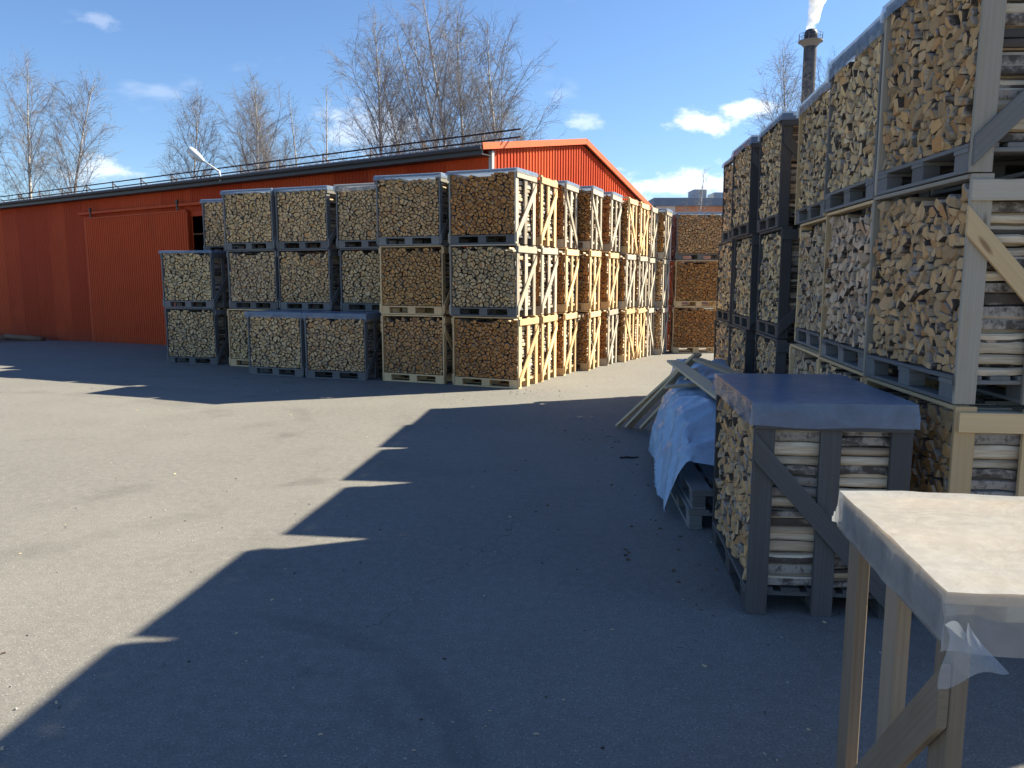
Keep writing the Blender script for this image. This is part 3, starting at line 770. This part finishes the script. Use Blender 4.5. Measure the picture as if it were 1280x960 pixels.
stack('R', (2.88, 9.74), .10, 'the fifth stack in the right-hand row', G_R, [('dark', 'tan', 0, .0, -.1), ('dark', 'tan', 0, .0, -.2), ('dark', 'tan', 1, .01, .02)], (.09, 'film', 0))
stack('R', (3.05, 11.05), .10, 'the sixth stack in the right-hand row', G_R, [('dark', 'tan', 0, .0, 0), ('dark', 'tan', 0, .0, .0), ('dark', 'tan', 0, .02, -.1)], (.06, 'film', 0))
# the row is several crates deep at its near end
for q, dx in enumerate((.90, 1.80)):
    stack('R', (2.26 + dx, 3.93 - .06*dx), .06, ('the stack just behind the nearest right-hand stack', 'the outermost stack behind the nearest right-hand stack')[q], G_R,
          [('fresh', 'warm', 0, .0, 0), ('grey', 'warm', 0, .0, 0), ('grey', 'warm', 1, .0, 0)], (.09, 'film', 0))
for q, (px_, py_, yw) in enumerate(((3.32, 5.22, .12), (3.62, 6.75, .15), (3.74, 8.2, .12), (3.86, 9.7, .10))):  # unseen second column, added to keep stray sun slivers off the ground
    stack('R', (px_, py_), yw, f'the added sun-blocking stack hidden behind the {ORD[q+1]} right-hand stack', G_R, [('grey', 'tan', 0, 0, 0)]*3)
# low film-topped crate standing in front of the right-hand row
crate((1.262, 4.04), -math.pi/2 - .097, 0, 'dark grey single firewood crate under film, standing before the right-hand row', G_R, 'dark', 'warm', 1, (.122, 'film', 0), True)

# ------------------------------------------------------------------ empty crate with a film-covered top, nearest the camera
def empty_crate():
    rz = -math.pi/2 - .125
    # local frame: x from far end to near end?  here the 0.8 side faces left, so use the S orientation turned
    yaw = .125
    # local +Y goes away from the camera along the row, +X to the right
    o = empty('empty_crate', (.935, 1.567, 0), -yaw)
    tag(o, 'pale wooden empty crate with milky film over its top, nearest the camera', 'crate')
    W, L, Hh, th = 1.2, .75, CH, .036
    for x0 in (.001, W - th):
        for yc in (.05, L/2, L - .05):
            MB().box((x0, yc - .045, .002), (x0 + th, yc + .045, Hh - .03), 2).build('post', MAT['brown'], o)
    for k, x in enumerate((-.0115, W + .0115)):
        MB().prism((x, .006, .92), (x, L - .006, .08), .098, .0215, (0, 0, 1), shear=1).build('brace', MAT['brown'], o)
        MB().box((x - .011, .0, Hh - .125), (x + .011, L, Hh - .03), 1).build('rail', MAT['grey'], o)
    for (y0, w) in ((.0, .15), (.16, .12), (.29, .16), (.46, .12), (.59, .16)):
        MB().box((-.024, y0, Hh - .028), (W + .024, y0 + w, Hh - .004), 0).build('top_board', MAT['fresh'], o)
    pal = add_pallet('brown', o, True)
    me = film_mesh(41, .105, 'film_white', .25, nx=50, ny=36, amp=.006, ex=.03, ey=.018, L=.75)
    link('plastic_cover', me, o)
    # folded flap of film at the near corner
    v = []; f = []; n = 12
    for j in range(n+1):
        for i in range(n+1):
            a, b = i/n, j/n
            x = -.045 + .010*math.sin(b*5 + a*3) + .105*a*(.4 + .6*b); y = -.052 - .02*b*a - .010*math.sin(a*math.pi) - .012*b
            z = Hh - .05 - .125*b + .055*a*b + .012*math.sin(a*7 + b*4)
            v.append((x, y, z))
    for j in range(n):
        for i in range(n): f.append((j*(n+1)+i, j*(n+1)+i+1, (j+1)*(n+1)+i+1, (j+1)*(n+1)+i))
    mesh_obj('film_flap', v, f, MAT['film_clear'], o, smooth_sh=True)
empty_crate()

# ------------------------------------------------------------------ film-covered pile with pallets and boards
def pile():
    # pallets under the sheet
    k = 0
    for (x, y, n, yaw) in ((1.27, 5.40, 2, .06), (1.58, 6.95, 4, .13), (1.78, 8.3, 4, .13)):
        for q in range(n):
            e = empty('pallet', (x + .02*(q % 2), y + (.0 if q else 0), q*.1455), math.pi/2 - yaw)
            e.location.x += CL
            for i, (nm, lo, hi, al) in enumerate(pallet_pieces()):
                if k > 1 and nm in ('stringer_board',): pass
                me = cached(('pp', 'grey', i), lambda: MB().box(lo, hi, al).mesh(nm, MAT['grey']))
                link(nm, me, e)
            if k == 0: tag(e, 'grey wooden pallet on the asphalt at the near end of the sheeted pile', 'pallet', 'pallets under the sheet')
            elif k == 1: tag(e, 'upper grey pallet poking out from under the hanging sheet corner', 'pallet', 'pallets under the sheet')
            else: tag(e, 'grey pallet buried inside the sheeted pile', 'pallet', 'pallets under the sheet')
            k += 1
    # crumpled sheet
    nu, nv = 96, 150
    y0, y1 = 5.72, 9.75
    v = []
    off = Vector((11.3, 4.2, 7.7))
    for j in range(nv+1):
        b = j/nv
        for i in range(nu+1):
            a = i/nu                                    # 0 = hem at the left, 1 = right side against the row
            Y = y0 + (y1-y0)*b
            lf = 1.22 + .60*b + .12*min(1, max(0, (b-.55)*5)) + .03*mnoise.noise(Vector((b*6, 0, 1)) + off); rt = 2.34 + .34*b
            top = .70 + .10*mnoise.noise(Vector((b*3.5, a*2, 5)) + off) + .10*math.exp(-((b-.93)/.09)**2) - .16*math.exp(-((b-.60)/.08)**2)
            top *= (.80 + .2*min(1, b/.12))
            hem = .12 + .05*mnoise.noise(Vector((b*9, 3, 2)) + off)
            if b > .5: hem = .10 + .06*mnoise.noise(Vector((b*9, 3, 2)) + off)
            s1, s2 = .36, .80
            if a < s1:                                   # hanging left side
                q = a/s1; z = hem + (top - .05 - hem)*q; X = lf - .06 + .16*q**1.5
                X += .02*math.sin(b*27 + 2*mnoise.noise(Vector((b*12, 0, 0)) + off))*(1-q)*.8
            elif a < s2:
                q = (a-s1)/(s2-s1); X = lf + .10 + (rt - lf - .15)*q; z = top - .05*(abs(2*q-1))**3
            else:
                q = (a-s2)/(1-s2); X = rt - .05 + .05*q; z = top - .05 - (top - .25)*q
            P = Vector((X*1.6, Y*1.6, z*1.6)) + off
            Pf = Vector((a*2.2 + b*1.5, b*13 - a*2.6, 3.0)) + off          # long folds running down the drape
            n1 = mnoise.noise(P); n2 = mnoise.noise(P*2.6); n3 = 1 - abs(mnoise.noise(Pf))*2; n4 = 1 - abs(mnoise.noise(Pf*2.1 + Vector((5, 1, 0))))*2
            d = .055*n1 + .012*n2 + .05*max(0, n3)**3 + .022*max(0, n4)**3
            if a < s1: X -= d*(1.1 if b < .55 else .5); z += .02*n2
            elif a < s2: z += d
            else: X += d*.5
            # near-left corner droops to the ground as a pointed flap
            k_ = max(0, 1 - b/.16)*max(0, 1 - a/.30)
            tgt = Vector((1.165, 5.80, .02))
            w = k_**1.15
            X = X*(1-w) + tgt.x*w; Yq = Y*(1-w) + tgt.y*w; z = z*(1-w) + tgt.z*w
            # the near hem pulls back towards the right so that the pallets show
            if b < .2: Yq -= (.2-b)/.2*max(0, a-.32)*.35; z -= (.2-b)/.2*max(0, min(1, (a-.25)*3))*.16
            # torn opening where boards lie: sheet slumps
            v.append((X, Yq, max(z, .012)))
    f = [(j*(nu+1)+i, j*(nu+1)+i+1, (j+1)*(nu+1)+i+1, (j+1)*(nu+1)+i) for j in range(nv) for i in range(nu)]
    o = mesh_obj('plastic_sheet', v, f, MAT['film_blue'], smooth_sh=True)
    tag(o, 'crumpled pale blue plastic sheet draped over the low pile beside the aisle', 'sheet')
    # boards
    B = [((1.28, 9.34, .02), (1.98, 8.60, .92), .07, 'thin pale board leaning on the sheet, leftmost of the three', .05, -.08),
         ((1.40, 9.26, .02), (2.02, 8.50, .97), .125, 'widest pale board leaning steeply over the blue sheet', .03, 0.0),
         ((1.54, 9.18, .02), (2.0, 8.50, .80), .06, 'narrow pale board leaning just right of the widest one', .03, .05)]
    for (p0, p1, w, lab, t_, dx) in B:
        p0, p1 = Vector(p0), Vector(p1); e = empty('leaning_board', p0)
        b = MB(); b.prism((0, 0, 0), p1 - p0, w, .028, (1, .6, 0)); b.build('plank', MAT['plank'], e)
        tag(e, lab, 'board', 'loose boards on the sheeted pile')
    C_ = [((1.82, 8.80, .86), (1.74, 6.35, .82), .15, 'grey board lying slantwise across the sheet towards the low crate'),
          ((1.98, 8.35, .93), (2.20, 7.1, .86), .11, 'grey board lying on the sheet right of the slanting one'),
          ((1.46, 7.42, .76), (2.0, 7.5, .79), .08, 'short board lying level across the blue sheet')]
    for (p0, p1, w, lab) in C_:
        p0, p1 = Vector(p0), Vector(p1); e = empty('lying_board', p0)
        MB().prism((0, 0, 0), p1 - p0, w, .026, Vector((0, 0, 1)).cross(p1-p0)).build('plank', MAT['plank'], e)
        tag(e, lab, 'board', 'loose boards on the sheeted pile')
pile()
# black strap on the asphalt
st = MB(); st.tube([(1.10, 7.70, .008), (1.15, 7.71, .012), (1.21, 7.69, .009), (1.27, 7.70, .012)], [.006, .010, .009, .006], 6)
e = empty('strap', (0, 0, 0)); st.build('strip', MAT['black'], e); kb = MB(); kb.box((1.08, 7.685, .004), (1.11, 7.715, .016), 0); kb.build('buckle', MAT['black'], e)
tag(e, 'short black strap lying on the asphalt beside the blue sheet', 'strap')
# white scrap caught between logs of the nearest stack
v = []; f = []
for j in range(5):
    for i in range(7):
        v.append((2.25 - .02*abs(math.sin(i*1.3 + j)), 4.36 + i*.018, 1.815 + j*.012 + .008*math.sin(i*2.1 + j*3)))
f = [(j*7+i, j*7+i+1, (j+1)*7+i+1, (j+1)*7+i) for j in range(4) for i in range(6)]
tag(mesh_obj('plastic_scrap', v, f, MAT['film_white'], smooth_sh=True), 'white crumpled scrap of plastic caught among the logs of the nearest stack', 'scrap')

# wood chips, bark and pebbles strewn on the yard
def debris(name, n, mat, smin, smax, seed, flat, label, spots=None):
    rg = random.Random(seed); v = []; f = []
    for _ in range(n):
        y = rg.choice((rg.uniform(2.6, 6), rg.uniform(2.6, 13), rg.uniform(5, 15))); x = rg.uniform(-.75*y, min(.5*y, 1.7 + .07*y))
        if spots:
            sx_, sy_, rx_, ry_ = rg.choice(spots); x = sx_ + rg.gauss(0, rx_); y = sy_ + rg.gauss(0, ry_)
        s = rg.uniform(smin, smax)*rg.choice((1, 1, .6)); a = rg.uniform(0, math.pi); e_ = rg.uniform(.25, .7)
        b = len(v)
        for k, (px, py) in enumerate(((-1, -e_), (.9, -e_*.8), (1, e_), (-.7, e_*.9))):
            c, si = math.cos(a), math.sin(a)
            v.append((x + s*(px*c - py*si), y + s*(px*si + py*c), .002))
        for k in range(4):
            vx, vy, _z = v[b+k]; v.append((x + (vx-x)*.7, y + (vy-y)*.7, .002 + s*flat*rg.uniform(.6, 1.3)))
        f += [(b+4, b+5, b+6, b+7)] + [(b+k, b+(k+1) % 4, b+4+(k+1) % 4, b+4+k) for k in range(4)]
    o = mesh_obj(name, v, f, mat); tag(o, label, kind='stuff'); return o
debris('wood_chips', 70, simple('chip_wood', (.55, .42, .26), .8),   .005, .016, 5, .25, 'pale wood chips strewn over the asphalt')
debris('bark_crumbs', 80, simple('bark_crumb', (.06, .045, .035), .9), .004, .014, 9, .5, 'dark crumbs of bark strewn over the asphalt')
debris('gravel', 260, simple('pebble', (.34, .32, .30), .8), .003, .008, 12, .8, 'small pebbles on the asphalt')

debris('bark_litter', 150, simple('litter_brown', (.13, .085, .05), .9), .004, .016, 21, .4, 'brown bark litter gathered beside the crates and the sheeted pile',
       [(.95, 5.9, .22, .8), (1.05, 4.7, .12, .5), (.2, 6.4, .5, .6), (.45, 12.2, .35, .2), (-1.6, 12.6, .7, .12), (-3.4, 13.2, .7, .12), (1.0, 8.6, .2, .6)])
# ------------------------------------------------------------------ background: trees
def bark_mat():
    m, nt = new_mat('birch_trunk')
    pos = node(nt, 'ShaderNodeTexCoord').outputs['Object']
    n = noise_n(nt, mapping(nt, pos, (5, 5, 9)), 1.0, 4, 0.6)
    n2 = noise_n(nt, mapping(nt, pos, (2, 2, .9)), 1.0, 3, 0.6)
    c = mixc(nt, smooth(nt, n, 0.52, 0.62), (.50, .47, .44), (.07, .06, .055))
    c = mixc(nt, M_(nt, 'MULTIPLY', smooth(nt, n2, 0.5, 0.7), .6), c, (.12, .10, .09))
    finish(nt, principled(nt, c, 0.8)); return m
MAT['birch'] = bark_mat()
MAT['twig'] = simple('twig_brown', (.175, .168, .175), 0.85, nscale=1.5, namp=.35)
def birch(seed, height=15.0, spread=1.0, stems=1, dens=1.0, low=.12):
    rg = random.Random(seed)
    TV, TF, CV, CF = [], [], [], []
    def tube(V, F, pts, rads, n):
        b = len(V)
        for k, p in enumerate(pts):
            ax = (pts[min(k+1, len(pts)-1)] - pts[max(k-1, 0)])
            if ax.length < 1e-6: ax = Vector((0, 0, 1))
            ax.normalize()
            u = ax.cross(Vector((.31, .87, .38))).normalized(); w = u.cross(ax)
            for i in range(n):
                a = 2*math.pi*i/n; V.append(tuple(p + (u*math.cos(a) + w*math.sin(a))*rads[k]))
        for k in range(len(pts)-1):
            for i in range(n):
                j = (i+1) % n; F.append((b+k*n+i, b+k*n+j, b+(k+1)*n+j, b+(k+1)*n+i))
    def grow(p, d, L, n, wob, droop):
        pts = [p.copy()]; d = d.normalized()
        for k in range(n):
            d = (d + Vector((rg.gauss(0, wob), rg.gauss(0, wob), rg.gauss(0, wob*.7) + droop))).normalized()
            p = p + d*(L/n); pts.append(p.copy())
        return pts
    for s in range(stems):
        Ht = height*(1 if s == 0 else rg.uniform(.7, .92)); lean = Vector((rg.gauss(0, .05), rg.gauss(0, .05), 1)) if s else Vector((rg.gauss(0, .015), rg.gauss(0, .015), 1))
        if s: lean += Vector((rg.choice((-1, 1))*rg.uniform(.04, .13), rg.uniform(-.08, .08), 0))
        tr = grow(Vector((rg.uniform(-.15, .15)*s, rg.uniform(-.15, .15)*s, 0)), lean, Ht, 16, .022, .012)
        r0 = .0105*Ht
        tube(TV, TF, tr, [r0*(1 - .93*(k/16)**.9) for k in range(17)], 7)
        nb = int(50*dens*(1 if s == 0 else .7))
        for i in range(nb):
            h = low + (1 - low - .02)*((i + rg.random())/nb); k = min(15, int(h*16)); fr = h*16 - k
            p = tr[k].lerp(tr[k+1], fr)
            az = i*2.399 + rg.uniform(-.5, .5)
            up = 1.05 + 1.1*h + rg.uniform(-.2, .3)
            d = Vector((math.cos(az), math.sin(az), up))
            prof = (math.sin(math.pi*min(1, (h - low*.5)/(1.0 - low*.5))**.75)*.85 + .15)
            L = Ht*.30*spread*prof*rg.uniform(.65, 1.15)*(1.0 if h > .25 else .7)
            b1 = grow(p, d, L, 6, .09, .05)
            r1 = max(.011, r0*.25*(L/(Ht*.3)))
            tube(CV, CF, b1, [r1*(1 - .8*q/6) for q in range(7)], 4)
            for j in range(max(2, int(dens*L*4.7))):
                q = rg.uniform(.2, 1.0)*5.99; kk = int(q); p2 = b1[kk].lerp(b1[kk+1], q-kk)
                dd = (b1[kk+1]-b1[kk]).normalized() + Vector((rg.gauss(0, .55), rg.gauss(0, .55), rg.gauss(.05, .4)))
                L2 = L*rg.uniform(.18, .42) + .15
                b2 = grow(p2, dd, L2, 4, .13, -.01)
                tube(CV, CF, b2, [.0085, .0075, .0065, .0055, .0045], 3)
                for _ in range(max(2, int(L2*7))):
                    q = rg.uniform(.3, 1.0)*3.99; kk = int(q); p3 = b2[kk].lerp(b2[kk+1], q-kk)
                    dd = (b2[kk+1]-b2[kk]).normalized() + Vector((rg.gauss(0, .6), rg.gauss(0, .6), rg.gauss(-.1, .45)))
                    tube(CV, CF, grow(p3, dd, rg.uniform(.3, .75), 2, .16, -.08), [.0047, .0042, .0033], 3)
    def me(n, V, F, m):
        x = bpy.data.meshes.new(n); x.from_pydata(V, [], F); x.materials.append(m); x.polygons.foreach_set('use_smooth', [True]*len(F)); x.update(); return x
    return me('trunk', TV, TF, MAT['birch']), me('crown', CV, CF, MAT['twig'])
VAR = [birch(1, 15, .80), birch(2, 15, .84), birch(3, 15, .92, 3, .8), birch(4, 15, .60, 1, .75), birch(6, 15, 1.0, 2, .85, .06)]
TREES = [(37, 70, 43, 0, 'slender bare birch at the far left over the shed roof'),
         (76, 90, 42, 1, 'bare birch right beside the far left birch over the shed roof'),
         (240, 104, 50, 1, 'bare birch standing alone behind the wall lamp'),
         (318, 103, 52, 0, 'left birch of the bare clump between lamp and crates'),
         (342, 100, 54, 2, 'middle many-stemmed birch of the bare clump right of the lamp'),
         (372, 118, 55, 3, 'right thin birch of the bare clump right of the lamp'),
         (404, 106, 53, 3, 'thin solitary bare birch left of the tall birch group'),
         (474, 22, 46, 0, 'leftmost birch of the tall bare group over the roof'),
         (520, 62, 50, 1, 'lower birch between the two tallest in the bare group'),
         (560, -14, 45, 2, 'tallest bare birch in the middle of the big group'),
         (586, 10, 48, 0, 'bare birch just right of the tallest birch'),
         (622, 26, 45, 4, 'spreading bare birch at the right end of the big group'),
         (650, 96, 52, 1, 'low bare birch trailing off right of the big group'),
         (985, 66, 62, 1, 'bare tree in front of the tall chimney, left of it'),
         (1030, 74, 64, 4, 'bare tree behind the right-hand stacks, right of the chimney'),
         (868, 212, 48, 3, 'small bare shrubby tree before the far flat-roofed building')]
def at_pix(u, D, z=0):
    Y = D*math.cos(PITCH) - (z - CAM_H)*math.sin(PITCH)
    return (u - 640)/FPX*Y
def z_pix(v, D):
    d = pix_dir(640, v); return CAM_H + d.z/d.y*D
for k, (u, v, D, var, lab) in enumerate(TREES):
    zt = z_pix(v, D); x = at_pix(u, D, zt*.5)
    sc = (zt + .55)/15.0
    e = empty('birch_tree' if k < 13 else 'bare_tree', (x, D, -.55), k*1.37); e.scale = (sc,)*3
    if k >= 15: e.scale = (sc*1.5, sc*1.5, sc)
    link('trunk', VAR[var][0], e); link('crown', VAR[var][1], e)
    tag(e, lab, 'tree', 'bare birches behind the shed' if k < 13 else 'bare trees beyond the crates')

# chimney with platform and its plume
CD = 130.0; ct = z_pix(37, CD); cxp = at_pix(1014, CD, ct); cw = 7.6/FPX*CD
def chim_mat():
    m, nt = new_mat('chimney_masonry')
    pos = node(nt, 'ShaderNodeTexCoord').outputs['Object']
    n = noise_n(nt, mapping(nt, pos, (.9, .9, .6)), 1.6, 6, .7)
    c = mixc(nt, smooth(nt, n, .35, .7), (.045, .048, .06), (.125, .12, .13))
    finish(nt, principled(nt, c, .85)); return m
che = empty('chimney', (cxp, CD, -.6)); tag(che, 'tall dark round chimney with a ring platform, smoking', 'chimney')
hh = ct + .6
MB().tube([(0, 0, 0), (0, 0, hh*.5), (0, 0, hh - 2.6)], [cw*1.1, cw*1.04, cw*.98], 24, False).build('shaft', chim_mat(), che, True)
MB().tube([(0, 0, hh - 2.6), (0, 0, hh - 1.9), (0, 0, hh - 1.88), (0, 0, hh - 1.7), (0, 0, hh - 1.69)], [cw*1.0, cw*1.65, cw*1.85, cw*1.85, cw*.9], 24).build('platform', MAT['concrete'], che)
MB().tube([(0, 0, hh - 1.7), (0, 0, hh - .5), (0, 0, hh - .1), (0, 0, hh)], [cw*1.02, cw*1.0, cw*.8, cw*.62], 20, True).build('cap', MAT['steel_dark'], che, True)
rl = MB()
for zq in (.55, 1.0): rl.tube([(cw*1.78*math.cos(a*.2618), cw*1.78*math.sin(a*.2618), hh - 1.7 + zq) for a in range(25)], .035, 4, False)
for a in range(12): rl.tube([(cw*1.78*math.cos(a*.5236), cw*1.78*math.sin(a*.5236), hh - 1.7), (cw*1.78*math.cos(a*.5236), cw*1.78*math.sin(a*.5236), hh - .7)], .03, 4)
r_ = rl.build('platform_railing', MAT['steel_dark'], che); r_['kind'] = 'stuff'
def plume():
    bm = bmesh.new(); rg = random.Random(8)
    for k in range(26):
        q = k/25; zc = ct + .1 + q*13.0; r_ = cw*(.75 + 1.7*q) 
        xx = cxp + 3.4*q**1.25 + rg.uniform(-.3, .3)*(.3 + q)
        mt = Matrix.Translation((xx, CD + rg.uniform(-.3, .3), zc)) @ Matrix.Diagonal((r_, r_, r_*1.15, 1))
        bmesh.ops.create_icosphere(bm, subdivisions=2, radius=1.0, matrix=mt)
    me = bpy.data.meshes.new('smoke'); bm.to_mesh(me); bm.free()
    o = bpy.data.objects.new('smoke', me); COL.objects.link(o)
    rm = o.modifiers.new('remesh', 'REMESH'); rm.mode = 'VOXEL'; rm.voxel_size = .35
    m, nt = new_mat('white_smoke')
    pos = node(nt, 'ShaderNodeNewGeometry').outputs['Position']
    n = noise_n(nt, pos, .8, 5, .65)
    dn = M_(nt, 'MULTIPLY', smooth(nt, n, .40, .66), 2.2)
    vol = node(nt, 'ShaderNodeVolumePrincipled', {'Color': (.97, .97, .97, 1), 'Density': dn, 'Anisotropy': .2})
    oo = node(nt, 'ShaderNodeOutputMaterial'); nt.links.new(vol.outputs[0], oo.inputs['Volume'])
    me.materials.append(m); tag(o, 'white smoke drifting up from the chimney top', kind='stuff')
plume()

# far flat-roofed building at the end of the aisle
FD = 62.0
fx0 = at_pix(817, FD, 6); fb_ = empty('far_building', (fx0, FD, -.6)); tag(fb_, 'flat-roofed orange building with dark roof band beyond the aisle', 'building')
zt = z_pix(247, FD) + .6
MB().box((0, 0, zt - .62), (26, 12, zt), 0, .02).build('roof_band', MAT['far_band'], fb_)
MB().box((.25, .3, 0), (1.75, 11.7, zt - .62), 2, .01).build('pale_wall_panel', MAT['far_pale'], fb_)
MB().box((1.752, .25, 0), (25.7, 11.7, zt - .622), 0, .01).build('brick_wall', MAT['brick_orange'], fb_)
for q in range(5):
    w = MB().box((3.6 + q*4.2, .19, zt - 4.0), (5.8 + q*4.2, .24, zt - 2.4), 0, .01).build('window', MAT['trim_white'], fb_)
    MB().box((3.75 + q*4.2, .15, zt - 3.88), (5.65 + q*4.2, .188, zt - 2.52), 0, .01).build('pane', MAT['glass_dark'], w)
MB().box((-4.2, 3, 0), (-.02, 11, zt - .75), 0, .02).build('low_wing', MAT['far_pale'], fb_)
MB().box((at_pix(875, FD, 8) - fx0, 2.2, zt - .01), (at_pix(892, FD, 8) - fx0, 4.2, zt + .85), 2, .02).build('roof_plant', MAT['far_block'], fb_)
MB().box((at_pix(901, FD, 8) - fx0, 2.0, zt - .01), (at_pix(915, FD, 8) - fx0, 4.2, zt + .6), 2, .02).build('roof_plant', MAT['far_block'], fb_)
